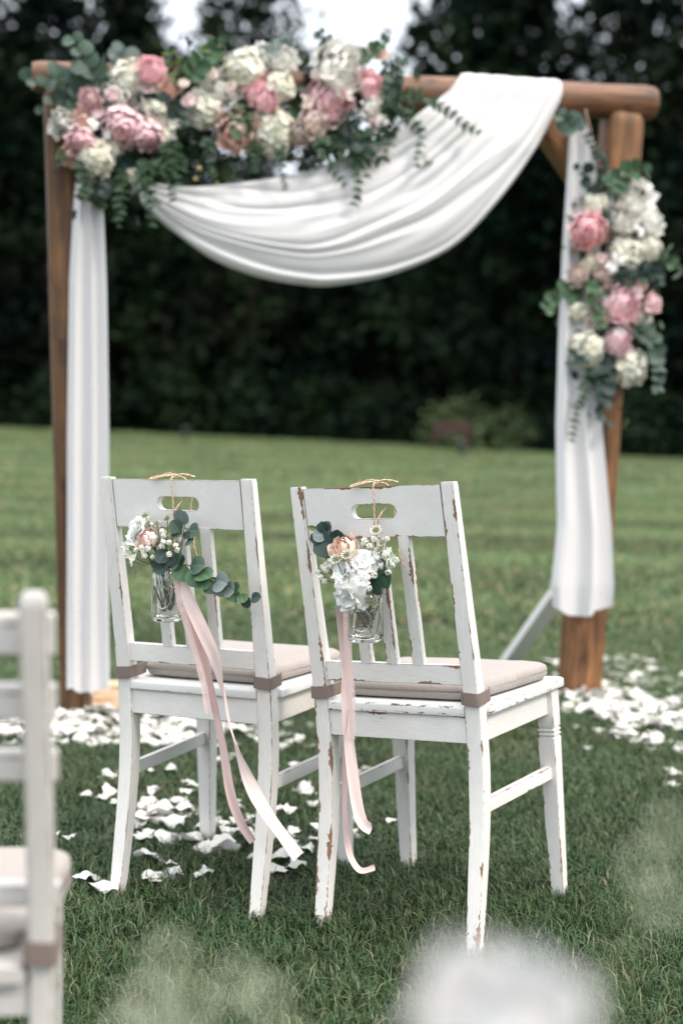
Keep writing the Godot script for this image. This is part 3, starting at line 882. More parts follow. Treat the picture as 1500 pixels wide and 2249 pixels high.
func swag() -> void:
	var top := [Vector2(0.189, 1.766), Vector2(0.367, 1.756), Vector2(0.579, 1.786), Vector2(0.795, 1.843), Vector2(0.952, 1.92), Vector2(1.079, 1.995), Vector2(1.207, 2.087), Vector2(1.265, 2.135)]
	var low := [Vector2(0.204, 1.701), Vector2(0.316, 1.611), Vector2(0.429, 1.534), Vector2(0.535, 1.491), Vector2(0.643, 1.465), Vector2(0.753, 1.452), Vector2(0.863, 1.453), Vector2(1.07, 1.499), Vector2(1.281, 1.599), Vector2(1.445, 1.762), Vector2(1.576, 1.941), Vector2(1.645, 2.075), Vector2(1.672, 2.135)]
	var T := []
	var B := []
	for q in top: T.append(at_uv(q, 0))
	for q in low: B.append(at_uv(q, 0))
	T = spline(T, 100)
	B = spline(B, 100)
	var m := MB.new()
	var wob := noise(77, 1.6, 2)
	m.grid(130, 120, func(v, u):   # u along the cloth, v across from the upper to the lower hem
		var k: float = minf(u / 0.84, 1.0) * 100.0
		var i := mini(int(k), 99)
		var a: Vector3 = T[i].lerp(T[i + 1], k - i)
		var b: Vector3 = B[i].lerp(B[i + 1], k - i)
		var s: float = minf(u / 0.84, 1.0)
		var vv: float = v + 0.03 * wob.get_noise_2d(v * 1.5, u * 2.5) * sin(v * PI)
		var q := a.lerp(b, vv)
		var wide := a.distance_to(b)
		var open_: float = sin(clampf(s, 0, 1) * PI)
		var amp: float = lerp(0.007, 0.0115, pow(open_, 0.6)) * (1.0 if s < 0.9 else 1.0 - 0.55 * (s - 0.9) / 0.1)
		var ph: float = vv * 5.2 + 1.5 * wob.get_noise_2d(vv * 1.1 + 7.0, u * 0.9)
		var fold: float = 0.62 * sin(ph * TAU) + 0.2 * sin(ph * TAU * 2.0 + 0.8) + 0.16 * sin(vv * 29.0 + u * 6.0 + 3.0 * wob.get_noise_2d(u, vv)) + 0.08 * sin(vv * 61.0 - u * 9.0) * 0.5
		var w: float = 0.085 + amp * fold + 0.05 * sin(vv * PI) * open_
		# hems turn in
		if v < 0.03: w -= (0.03 - v) * 0.5
		if v > 0.97: w -= (v - 0.97) * 1.2
		if s >= 0.88:   # the cloth climbs round the beam, over it and down behind
			var over: float = (s - 0.88) / 0.12
			w = lerp(w, 0.068 + amp * fold * 0.7, over)
		if u > 0.84:
			var turn: float = (u - 0.84) / 0.16
			var ang: float = minf(turn / 0.6, 1.0) * PI
			var r: float = 0.068 + amp * fold * 0.7
			q = Vector3(q.x + lerpf(0.055, 0.008, v) * sin(minf(ang, PI / 2)), lerpf(2.137, 2.14, v) + sin(ang) * r, cos(ang) * r)
			if turn > 0.6: q.y -= (turn - 0.6) * 0.22
			w = q.z
		return [Vector3(q.x, q.y, w), Vector2(u, v), Color.WHITE])
	var o := obj("drape", m, M.drape)
	o.transform = arch_x()
	tag(o, "wide white swag of cloth sagging beneath the beam from the flowers over to the right", "drape", "white drapes on the arch")

# ---------------------------------------------------------------- arch
func log_bar(a: Vector3, b: Vector3, hx: float, hy: float, hx2: float, hy2: float, round_: float, sd: int, up := Vector3.UP) -> MB:   # a hewn log: rounded section, slightly wavy
	var m := MB.new()
	var wv := noise(sd, 1.2, 2)
	var d := (b - a).normalized()
	var x := up.cross(d).normalized() if absf(up.dot(d)) < 0.95 else Vector3.RIGHT
	var y := d.cross(x)
	var n := 26
	var sides := 28
	for end in 2:
		pass
	var rings := [[0.0, 0.86], [0.006, 0.95], [0.015, 1.0]]
	for i in n: rings.append([lerp(0.03, 0.97, float(i) / (n - 1)), 1.0])
	rings.append_array([[0.985, 1.0], [0.994, 0.95], [1.0, 0.86]])
	for r in rings:
		for k in sides + 1:
			var t := TAU * k / sides
			var e := lerpf(0.22, 1.0, round_)
			var px := signf(cos(t)) * pow(absf(cos(t)), e)
			var py := signf(sin(t)) * pow(absf(sin(t)), e)
			var bump: float = 1.0 + 0.05 * wv.get_noise_2d(r[0] * a.distance_to(b) * 1.5, sin(t) * 0.5 + cos(t)) + 0.02 * wv.get_noise_2d(r[0] * 9.0, (sin(t) + 2.0 * cos(t)) * 2.0)
			m.add(a.lerp(b, r[0]) + (x * px * lerpf(hx, hx2, r[0]) + y * py * lerpf(hy, hy2, r[0])) * r[1] * bump, Vector2(float(k) / sides * 2.0, r[0] * a.distance_to(b) * 0.8))
	for i in rings.size() - 1:
		for k in sides:
			var q := i * (sides + 1) + k
			m.quad(q, q + 1, q + sides + 2, q + sides + 1)
	for e in [0, rings.size() - 1]:
		var o := m.v.size()
		for k in sides: m.add(m.v[e * (sides + 1) + k], Vector2(0.5 + 0.3 * cos(TAU * k / sides), 0.5 + 0.1 * sin(TAU * k / sides)))
		var mid := m.add(a if e == 0 else b, Vector2(0.5, 0.5))
		for k in sides:
			var k2 := (k + 1) % sides
			if e == 0: m.ix.append_array(PackedInt32Array([mid, o + k, o + k2]))
			else: m.ix.append_array(PackedInt32Array([mid, o + k2, o + k]))
	return m

func arch() -> void:
	var o := thing("wooden_arch", "tall brown stained log arch hung with white drapes and flowers", "arch", arch_x())
	var w1 := mat(Color.WHITE, 0.55, 0.0, wood(5, Color(0.25, 0.155, 0.10), Color(0.65, 0.455, 0.325)))
	var w2 := mat(Color.WHITE, 0.6, 0.0, wood(8, Color(0.19, 0.125, 0.065), Color(0.53, 0.365, 0.195)))
	var w3 := mat(Color.WHITE, 0.6, 0.0, wood(11, Color(0.24, 0.15, 0.08), Color(0.67, 0.465, 0.275)))
	var pale := mat(Color.WHITE, 0.7, 0.0, wood(14, Color(0.86, 0.69, 0.55), Color(0.97, 0.84, 0.72)))
	obj("beam", log_bar(Vector3(-0.135, 2.092, 0), Vector3(2.055, 2.151, 0), 0.05, 0.05, 0.063, 0.062, 1.0, 3), w1, o)
	obj("post", log_bar(Vector3(-0.002, 0.0, 0), Vector3(-0.05, 2.05, 0), 0.046, 0.05, 0.05, 0.05, 0.35, 21, Vector3.BACK), w2, o)
	obj("post", log_bar(Vector3(1.815, 0.0, 0), Vector3(1.937, 2.10, 0), 0.074, 0.06, 0.070, 0.062, 0.35, 22, Vector3.BACK), w3, o)
	obj("brace", log_bar(Vector3(1.90, 1.72, -0.01), Vector3(1.60, 2.10, -0.01), 0.045, 0.05, 0.045, 0.05, 0.4, 23, Vector3.BACK), w3, o)
	obj("brace", log_bar(Vector3(-0.02, 1.74, -0.01), Vector3(0.27, 2.07, -0.01), 0.045, 0.05, 0.045, 0.05, 0.4, 24, Vector3.BACK), w2, o)
	for q in [[0.055, 0.15], [1.80, 0.105]]:
		var m := MB.new()
		m.bar([[Vector3(q[0], 0.052, -0.03), Vector3.UP, Vector3.FORWARD, 0.052, 0.04], [Vector3(q[0] + q[1], 0.052, -0.03), Vector3.UP, Vector3.FORWARD, 0.052, 0.04]], 0.012, 1.0)
		obj("foot_block", m, pale, o)
	for q in [[Vector3(1.85, 0.50, -0.06), Vector3(1.744, 0.0, -0.565)], [Vector3(0.0, 0.62, -0.06), Vector3(0.02, 0.0, -0.65)]]:
		var m := MB.new()
		var d: Vector3 = (q[1] - q[0]).normalized()
		var sx := d.cross(Vector3.BACK).normalized()
		m.bar([[q[0], sx, d.cross(sx), 0.031, 0.02], [q[1], sx, d.cross(sx), 0.031, 0.02]], 0.003, 1.0)
		obj("strut", m, mat(lin(0.66, 0.66, 0.65), 0.5), o)

# ---------------------------------------------------------------- the two flower arrangements (arch frame)
func filler(o: Node3D, spots: Array, n: int, size: float) -> void:   # the mass of small dark leaves behind the blooms
	var tones := [Color(0.015, 0.036, 0.018), Color(0.022, 0.048, 0.024), Color(0.032, 0.056, 0.036), Color(0.045, 0.078, 0.026)]
	for sp in 2:
		var mm := MultiMesh.new()
		mm.transform_format = MultiMesh.TRANSFORM_3D
		mm.use_colors = true
		mm.mesh = leaf_shape("round" if sp == 0 else "ivy", Color(0.8, 0.8, 0.8), Color(1.1, 1.1, 1.1)).mesh()
		mm.instance_count = n
		for i in n:
			var s = spots[rng.randi() % spots.size()]
			var p := Vector3(s[0], s[1], s[2]) + Vector3(rng.randfn() * s[3], rng.randfn() * s[4], rng.randfn() * 0.03)
			var d := Vector3(rng.randf_range(-1, 1), rng.randf_range(-1, 0.7), rng.randf_range(-0.4, 1)).normalized()
			mm.set_instance_transform(i, Transform3D(basis_to(d, rng.randf() * TAU).scaled(Vector3.ONE * size * rng.randf_range(0.6, 1.3)), p))
			mm.set_instance_color(i, tones[rng.randi() % 4])
		var k := MultiMeshInstance3D.new()
		k.multimesh = mm
		k.material_override = M.leaf
		k.name = "small_foliage" if sp == 0 else "small_foliage_001"
		k.set_meta("kind", "stuff")
		o.add_child(k, true)

const PINKS := [Color(0.60, 0.22, 0.27), Color(0.80, 0.47, 0.50)]
func blooms(o: Node3D, l: Array, kind: String, front: float, mid: Vector2) -> void:
	for q in l:
		var R: float = q.z
		var out := Vector3((q.x - mid.x) * 0.8, (q.y - mid.y) * 2.2 + 0.15, 1.0) if kind != "post" else Vector3.BACK
		if mid.x < 0: out = Vector3((q.x - 1.87) * 4.0, 0.15, 1.0)
		else: out = Vector3(clampf((q.x - mid.x) * 0.7, -0.7, 0.4), clampf((q.y - mid.y) * 3.0, -0.7, 0.9), 1.0)
		out = (out + Vector3(rng.randf_range(-0.2, 0.2), rng.randf_range(-0.2, 0.2), 0)).normalized()
		var at := Vector3(q.x, q.y, front + rng.randf_range(-0.015, 0.03) - (0.015 if R < 0.035 else 0.0))
		var b := basis_to(out, rng.randf() * TAU)
		var m: MB
		var called := kind
		match kind:
			"peony":
				var dark: float = rng.randf_range(0.85, 1.1)
				m = joined(cabbage(R * 1.08, 36, rng.randf_range(0.5, 0.85), 0.85, 0.10, 0.14, Color(0.92, 0.50, 0.55) * Color(1, dark, dark), Color(0.95, 0.745, 0.765) * Color(1, dark, dark)))
			"white":
				called = "white_rose"
				m = joined(cabbage(R * 1.15, 28, rng.randf_range(0.75, 1.1), 0.7, 0.14, 0.25, Color(0.84, 0.82, 0.74), Color(0.90, 0.895, 0.88)))
			"hydrangea":
				m = hydrangea(R * 1.05, 85, Color(0.83, 0.80, 0.71), Color(0.90, 0.88, 0.84))
			_:
				called = "garden_rose"
				var pe: Array = [[Color(0.86, 0.58, 0.50), Color(0.90, 0.72, 0.65)], [Color(0.85, 0.55, 0.57), Color(0.90, 0.72, 0.73)], [Color(0.87, 0.68, 0.61), Color(0.90, 0.80, 0.75)]][rng.randi() % 3]
				m = joined(cabbage(R * 1.08, 24, rng.randf_range(0.7, 1.0), 0.8, 0.12, 0.22, pe[0], pe[1]))
		obj(called, m, M.petal, o, Transform3D(b, at - out * R * 0.8))

func small_blossoms(o: Node3D, spots: Array, n: int, front: float) -> void:   # little open flowers that fill the gaps
	var pals := [[Color(0.86, 0.84, 0.78), Color(0.9, 0.9, 0.88)], [Color(0.84, 0.55, 0.58), Color(0.9, 0.74, 0.75)], [Color(0.86, 0.66, 0.56), Color(0.9, 0.80, 0.74)], [Color(0.84, 0.82, 0.70), Color(0.89, 0.88, 0.82)]]
	var bank := []
	for k in 8: bank.append(ruffled(1.0, 8, pals[k % 4][0], pals[k % 4][1]).mesh())
	for i in n:
		var s = spots[rng.randi() % spots.size()]
		var d := Vector3(rng.randf_range(-0.6, 0.6), rng.randf_range(-0.4, 0.7), 1.0).normalized()
		obj("small_blossom", bank[rng.randi() % 8], M.petal, o, Transform3D(basis_to(d, rng.randf() * TAU).scaled(Vector3.ONE * rng.randf_range(0.017, 0.03)), Vector3(s[0] + rng.randfn() * s[3] * 0.8, s[1] + rng.randfn() * s[4] * 0.8, front + rng.randf_range(-0.01, 0.03))))

func garlands() -> void:
	var o := thing("beam_flower_garland", "wide garland of pink peonies, cream hydrangeas and eucalyptus along the beam", "flower garland", arch_x())
	blooms(o, [Vector3(0.142, 1.924, 0.067), Vector3(0.218, 1.897, 0.048), Vector3(0.82, 2.052, 0.08), Vector3(0.586, 2.069, 0.053), Vector3(0.957, 2.109, 0.045), Vector3(0.01, 1.87, 0.045), Vector3(0.229, 2.098, 0.045), Vector3(0.60, 2.03, 0.04)], "peony", 0.125, Vector2(0.45, 2.03))
	blooms(o, [Vector3(0.131, 2.021, 0.061), Vector3(-0.044, 1.93, 0.038), Vector3(0.85, 2.152, 0.083), Vector3(0.463, 2.071, 0.051), Vector3(0.662, 2.181, 0.045), Vector3(0.608, 2.185, 0.035), Vector3(0.971, 2.041, 0.042), Vector3(0.909, 2.213, 0.032)], "white", 0.11, Vector2(0.45, 2.03))
	blooms(o, [Vector3(0.164, 2.083, 0.061), Vector3(0.237, 1.98, 0.054), Vector3(0.409, 2.01, 0.061), Vector3(0.54, 2.139, 0.064), Vector3(0.639, 1.947, 0.074), Vector3(0.053, 1.816, 0.058), Vector3(0.106, 1.862, 0.042), Vector3(0.65, 2.085, 0.051), Vector3(0.888, 1.952, 0.048), Vector3(0.281, 1.904, 0.032), Vector3(0.172, 1.775, 0.029), Vector3(0.787, 1.957, 0.035)], "hydrangea", 0.10, Vector2(0.45, 2.03))
	blooms(o, [Vector3(0.509, 1.935, 0.064), Vector3(0.771, 1.981, 0.058), Vector3(0.725, 1.945, 0.042), Vector3(0.041, 2.001, 0.035), Vector3(0.291, 2.056, 0.032), Vector3(0.082, 1.742, 0.032), Vector3(0.982, 2.003, 0.035), Vector3(0.99, 2.228, 0.032), Vector3(0.02, 1.942, 0.035), Vector3(-0.023, 1.828, 0.032), Vector3(0.925, 2.152, 0.029), Vector3(0.55, 1.92, 0.038)], "rose", 0.11, Vector2(0.45, 2.03))
	filler(o, [[0.10, 1.93, 0.07, 0.10, 0.10], [0.15, 1.79, 0.06, 0.09, 0.06], [0.36, 2.03, 0.07, 0.09, 0.07], [0.6, 2.05, 0.07, 0.12, 0.075], [0.84, 2.03, 0.07, 0.10, 0.09], [0.75, 1.90, 0.06, 0.14, 0.035], [0.93, 1.93, 0.07, 0.08, 0.05], [0.3, 1.86, 0.06, 0.08, 0.05], [0.75, 2.17, 0.03, 0.16, 0.03], [0.4, 2.12, 0.04, 0.1, 0.03], [0.5, 1.91, 0.05, 0.12, 0.035], [1.0, 2.08, 0.06, 0.06, 0.05]], 330, 0.040)
	small_blossoms(o, [[0.08, 1.93, 0, 0.07, 0.07], [0.2, 2.02, 0, 0.07, 0.06], [0.45, 2.06, 0, 0.08, 0.05], [0.62, 2.06, 0, 0.1, 0.07], [0.85, 2.06, 0, 0.09, 0.08], [0.78, 1.97, 0, 0.12, 0.03]], 54, 0.115)
	var z := 0.10
	for q in [[[Vector2(0.084, 2.025), Vector2(-0.002, 2.041), Vector2(-0.087, 2.07), Vector2(-0.146, 2.052)], "euc", 0.062], [[Vector2(0.076, 2.046), Vector2(0.033, 2.1), Vector2(-0.009, 2.179)], "euc", 0.062], [[Vector2(0.041, 2.008), Vector2(-0.045, 2.003), Vector2(-0.108, 1.956)], "euc", 0.056], [[Vector2(0.184, 2.111), Vector2(0.155, 2.137), Vector2(0.119, 2.16)], "euc_pale", 0.055],
		[[Vector2(1.0, 2.05), Vector2(1.041, 2.128), Vector2(1.064, 2.19)], "euc", 0.05], [[Vector2(0.568, 2.148), Vector2(0.629, 2.199), Vector2(0.689, 2.233)], "euc_pale", 0.04], [[Vector2(0.767, 2.162), Vector2(0.805, 2.227), Vector2(0.781, 2.257)], "euc", 0.042], [[Vector2(0.449, 2.124), Vector2(0.433, 2.177), Vector2(0.411, 2.199)], "fresh", 0.05], [[Vector2(0.33, 2.073), Vector2(0.308, 2.134), Vector2(0.293, 2.162)], "fresh", 0.045],
		[[Vector2(0.112, 1.963), Vector2(0.062, 1.931), Vector2(0.048, 1.888)], "euc_dark", 0.06], [[Vector2(0.36, 2.1), Vector2(0.40, 2.16), Vector2(0.46, 2.20)], "euc_green", 0.05], [[Vector2(0.5, 2.0), Vector2(0.53, 1.97), Vector2(0.5, 1.93)], "euc_green", 0.05], [[Vector2(0.70, 2.08), Vector2(0.72, 2.0), Vector2(0.69, 1.95)], "euc_green", 0.05], [[Vector2(0.86, 2.0), Vector2(0.90, 1.95), Vector2(0.93, 1.88)], "euc_dark", 0.05], [[Vector2(0.15, 1.84), Vector2(0.1, 1.77), Vector2(0.06, 1.70)], "euc_dark", 0.055], [[Vector2(0.9, 2.18), Vector2(0.96, 2.22), Vector2(1.0, 2.26)], "euc_green", 0.04], [[Vector2(0.2, 2.0), Vector2(0.3, 2.0), Vector2(0.33, 1.95)], "euc_dark", 0.05]]:
		var p := []
		var zz := z + rng.randf_range(-0.02, 0.05)
		for k in q[0].size(): p.append(at_uv(q[0][k], zz + 0.012 * k))
		sprig("eucalyptus_sprig" if q[1] != "fresh" else "leafy_twig", o, p, q[1], q[2] * 0.6, q[2])
	for q in [[[Vector2(1.0, 2.03), Vector2(1.126, 2.082), Vector2(1.236, 2.028), Vector2(1.326, 1.97)], 0.04], [[Vector2(1.05, 2.03), Vector2(1.124, 1.963), Vector2(1.12, 1.854)], 0.034], [[Vector2(0.91, 1.945), Vector2(0.919, 1.821), Vector2(0.904, 1.715)], 0.038], [[Vector2(0.785, 1.913), Vector2(0.817, 1.83), Vector2(0.861, 1.776)], 0.036], [[Vector2(1.01, 1.981), Vector2(1.021, 1.901), Vector2(1.013, 1.871)], 0.04], [[Vector2(0.413, 1.901), Vector2(0.421, 1.808), Vector2(0.442, 1.758)], 0.026], [[Vector2(0.272, 1.878), Vector2(0.29, 1.758), Vector2(0.297, 1.697)], 0.03],
		[[Vector2(0.647, 1.904), Vector2(0.66, 1.807), Vector2(0.669, 1.755)], 0.024], [[Vector2(0.012, 1.806), Vector2(0.026, 1.715), Vector2(0.019, 1.70)], 0.042], [[Vector2(0.185, 1.782), Vector2(0.229, 1.696), Vector2(0.229, 1.618)], 0.04], [[Vector2(0.302, 1.88), Vector2(0.309, 1.788), Vector2(0.317, 1.749)], 0.036], [[Vector2(0.571, 1.90), Vector2(0.563, 1.845), Vector2(0.571, 1.804)], 0.03], [[Vector2(0.973, 1.954), Vector2(0.942, 1.882), Vector2(0.943, 1.812)], 0.042], [[Vector2(0.141, 1.77), Vector2(0.134, 1.677), Vector2(0.12, 1.609)], 0.036], [[Vector2(0.98, 2.03), Vector2(1.03, 2.0), Vector2(1.06, 2.02), Vector2(1.09, 2.06)], 0.045], [[Vector2(0.83, 1.94), Vector2(0.87, 1.88), Vector2(0.98, 1.86)], 0.045], [[Vector2(0.2, 1.82), Vector2(0.27, 1.79), Vector2(0.33, 1.80)], 0.045]]:
		var p := []
		var zz := 0.13 + rng.randf_range(0.0, 0.03)
		for k in q[0].size(): p.append(at_uv(q[0][k], zz + 0.006 * k))
		sprig("ivy_vine", o, p, "ivy", q[1] * 0.62, q[1])
	for q in [Vector2(0.442, 1.752), Vector2(0.373, 1.765), Vector2(0.385, 1.80)]:
		obj("yellow_bud", hydrangea(0.007, 14, Color(0.45, 0.38, 0.16), Color(0.58, 0.52, 0.28), 0.5), M.petal, o, Transform3D(Basis.IDENTITY, at_uv(q, 0.15)))
	# right post
	o = thing("post_flower_garland", "upright garland of pink peonies and white flowers on the right post", "flower garland", arch_x())
	var mid := Vector2(-1, 0)
	blooms(o, [Vector3(1.737, 1.659, 0.063), Vector3(1.882, 1.414, 0.071), Vector3(1.88, 1.286, 0.054)], "peony", 0.125, mid)
	blooms(o, [Vector3(1.919, 1.797, 0.079), Vector3(2.004, 1.703, 0.04), Vector3(1.878, 1.705, 0.042)], "white", 0.11, mid)
	blooms(o, [Vector3(1.793, 1.764, 0.046), Vector3(1.907, 1.598, 0.066), Vector3(1.994, 1.618, 0.046), Vector3(1.759, 1.257, 0.061), Vector3(1.944, 1.199, 0.066), Vector3(1.73, 1.39, 0.04), Vector3(1.769, 1.558, 0.033), Vector3(1.984, 1.369, 0.033)], "hydrangea", 0.10, mid)
	blooms(o, [Vector3(1.831, 1.52, 0.046), Vector3(1.718, 1.51, 0.036), Vector3(2.0, 1.421, 0.036), Vector3(1.803, 1.368, 0.04), Vector3(1.838, 1.651, 0.026), Vector3(1.963, 1.487, 0.023), Vector3(1.856, 1.564, 0.033)], "rose", 0.11, mid)
	filler(o, [[1.87, 1.76, 0.06, 0.07, 0.07], [1.87, 1.6, 0.07, 0.07, 0.06], [1.87, 1.45, 0.06, 0.07, 0.06], [1.87, 1.3, 0.06, 0.07, 0.06], [1.84, 1.18, 0.06, 0.05, 0.05], [1.98, 1.3, 0.06, 0.03, 0.08], [2.0, 1.53, 0.05, 0.03, 0.06]], 230, 0.042)
	small_blossoms(o, [[1.87, 1.74, 0, 0.06, 0.05], [1.87, 1.55, 0, 0.07, 0.07], [1.87, 1.35, 0, 0.06, 0.07]], 22, 0.115)
	for q in [[[Vector2(1.818, 1.80), Vector2(1.759, 1.842), Vector2(1.713, 1.887)], "euc_dark", 0.052], [[Vector2(1.835, 1.82), Vector2(1.903, 1.88), Vector2(1.982, 1.87)], "euc_green", 0.052], [[Vector2(1.769, 1.441), Vector2(1.664, 1.454), Vector2(1.589, 1.373)], "euc_green", 0.048], [[Vector2(1.999, 1.567), Vector2(2.052, 1.585), Vector2(2.098, 1.549)], "euc_green", 0.04], [[Vector2(1.953, 1.335), Vector2(2.017, 1.273), Vector2(2.03, 1.128)], "euc", 0.05], [[Vector2(1.78, 1.267), Vector2(1.712, 1.234), Vector2(1.687, 1.201)], "euc_dark", 0.05],
		[[Vector2(1.835, 1.839), Vector2(1.798, 1.915), Vector2(1.745, 1.99)], "euc_dark", 0.034], [[Vector2(1.835, 1.20), Vector2(1.819, 1.092), Vector2(1.831, 0.996)], "euc_dark", 0.055], [[Vector2(1.979, 1.687), Vector2(2.008, 1.593), Vector2(2.028, 1.498)], "euc_dark", 0.048], [[Vector2(1.86, 1.76), Vector2(1.82, 1.72), Vector2(1.79, 1.68)], "euc", 0.06], [[Vector2(1.711, 2.004), Vector2(1.667, 2.024), Vector2(1.628, 2.042)], "euc", 0.055], [[Vector2(1.86, 1.52), Vector2(1.92, 1.5), Vector2(1.97, 1.53)], "euc_dark", 0.05], [[Vector2(1.80, 1.46), Vector2(1.77, 1.42), Vector2(1.79, 1.34)], "euc_green", 0.048], [[Vector2(1.83, 1.34), Vector2(1.80, 1.29), Vector2(1.84, 1.2)], "euc_dark", 0.05]]:
		var p := []
		var zz := 0.11 + rng.randf_range(-0.01, 0.04)
		for k in q[0].size(): p.append(at_uv(q[0][k], zz + 0.012 * k))
		sprig("eucalyptus_sprig", o, p, q[1], q[2] * 0.62, q[2])
	sprig("ivy_vine", o, [Vector3(1.766, 1.18, 0.13), Vector3(1.733, 1.059, 0.14), Vector3(1.702, 0.939, 0.14)], "ivy", 0.022, 0.032)
	var tm := MB.new()
	strand(tm, [Vector3(1.765, 2.10, 0.06), Vector3(1.78, 2.03, 0.07), Vector3(1.82, 1.9, 0.085), Vector3(1.84, 1.84, 0.08)], 0.0022, 12)
	obj("tie_cord", tm, M.twine, o)

# ---------------------------------------------------------------- trees, shrubs
func clump(m: MB, at: Vector3, r: float, n: int, size: float, tones: Array) -> void:
	var tone: Color = tones[rng.randi() % tones.size()] * rng.randf_range(0.45, 1.2)
	for i in n:
		var d := Vector3(rng.randfn(), rng.randfn() * 0.6, rng.randfn()) * r * 0.55
		var a := Vector3(rng.randf_range(-1, 1), rng.randf_range(-1, 0.5), rng.randf_range(-1, 1)).normalized() * size * rng.randf_range(0.6, 1.4)
		var b := a.cross(Vector3(rng.randf_range(-1, 1), rng.randf_range(-1, 1), rng.randf_range(-1, 1))).normalized() * size * 0.42
		var p := at + d
		var k := m.add(p, Vector2.ZERO, tone)
		m.add(p + a * 0.5 + b, Vector2.ZERO, tone); m.add(p + a, Vector2.ZERO, tone); m.add(p + a * 0.5 - b, Vector2.ZERO, tone)
		m.quad(k, k + 1, k + 2, k + 3)

func tree_meshes(h: float, wide: float, low: float, clumps: int, cone: float, tones: Array) -> Array:   # [crown, trunk]
	var c := MB.new()
	var t := MB.new()
	var trunk := []
	var rad := []
	for i in 9:
		var k := i / 8.0
		trunk.append(Vector3(sin(k * 3.0) * 0.2, k * h * 0.9, cos(k * 4.0) * 0.15 - 0.15))
		rad.append(lerp(0.24, 0.03, k) * h / 15.0)
	t.tube(trunk, rad, 10)
	for i in clumps:
		var y := low + (h - low) * pow((i + rng.randf()) / clumps, 0.9)
		var k := (y - low) / (h - low)
		var r: float = wide * lerp(pow(sin(PI * clampf(0.18 + k * 0.78, 0, 1)), 0.8), 1.0 - k * 0.93, cone) * rng.randf_range(0.35, 1.12)
		var az := i * 2.39996 + rng.randf_range(-0.5, 0.5)
		var at := Vector3(cos(az) * r, y - r * 0.18, sin(az) * r)
		if i % 4 == 0: t.tube([Vector3(0, y - r * 0.35, 0), at * Vector3(0.5, 1, 0.5) + Vector3(0, -0.1, 0), at], [0.05, 0.03, 0.012], 5)
		clump(c, at, rng.randf_range(0.6, 1.15) * wide * 0.30, 52, 0.34, tones)
	return [c.mesh(), t.mesh()]

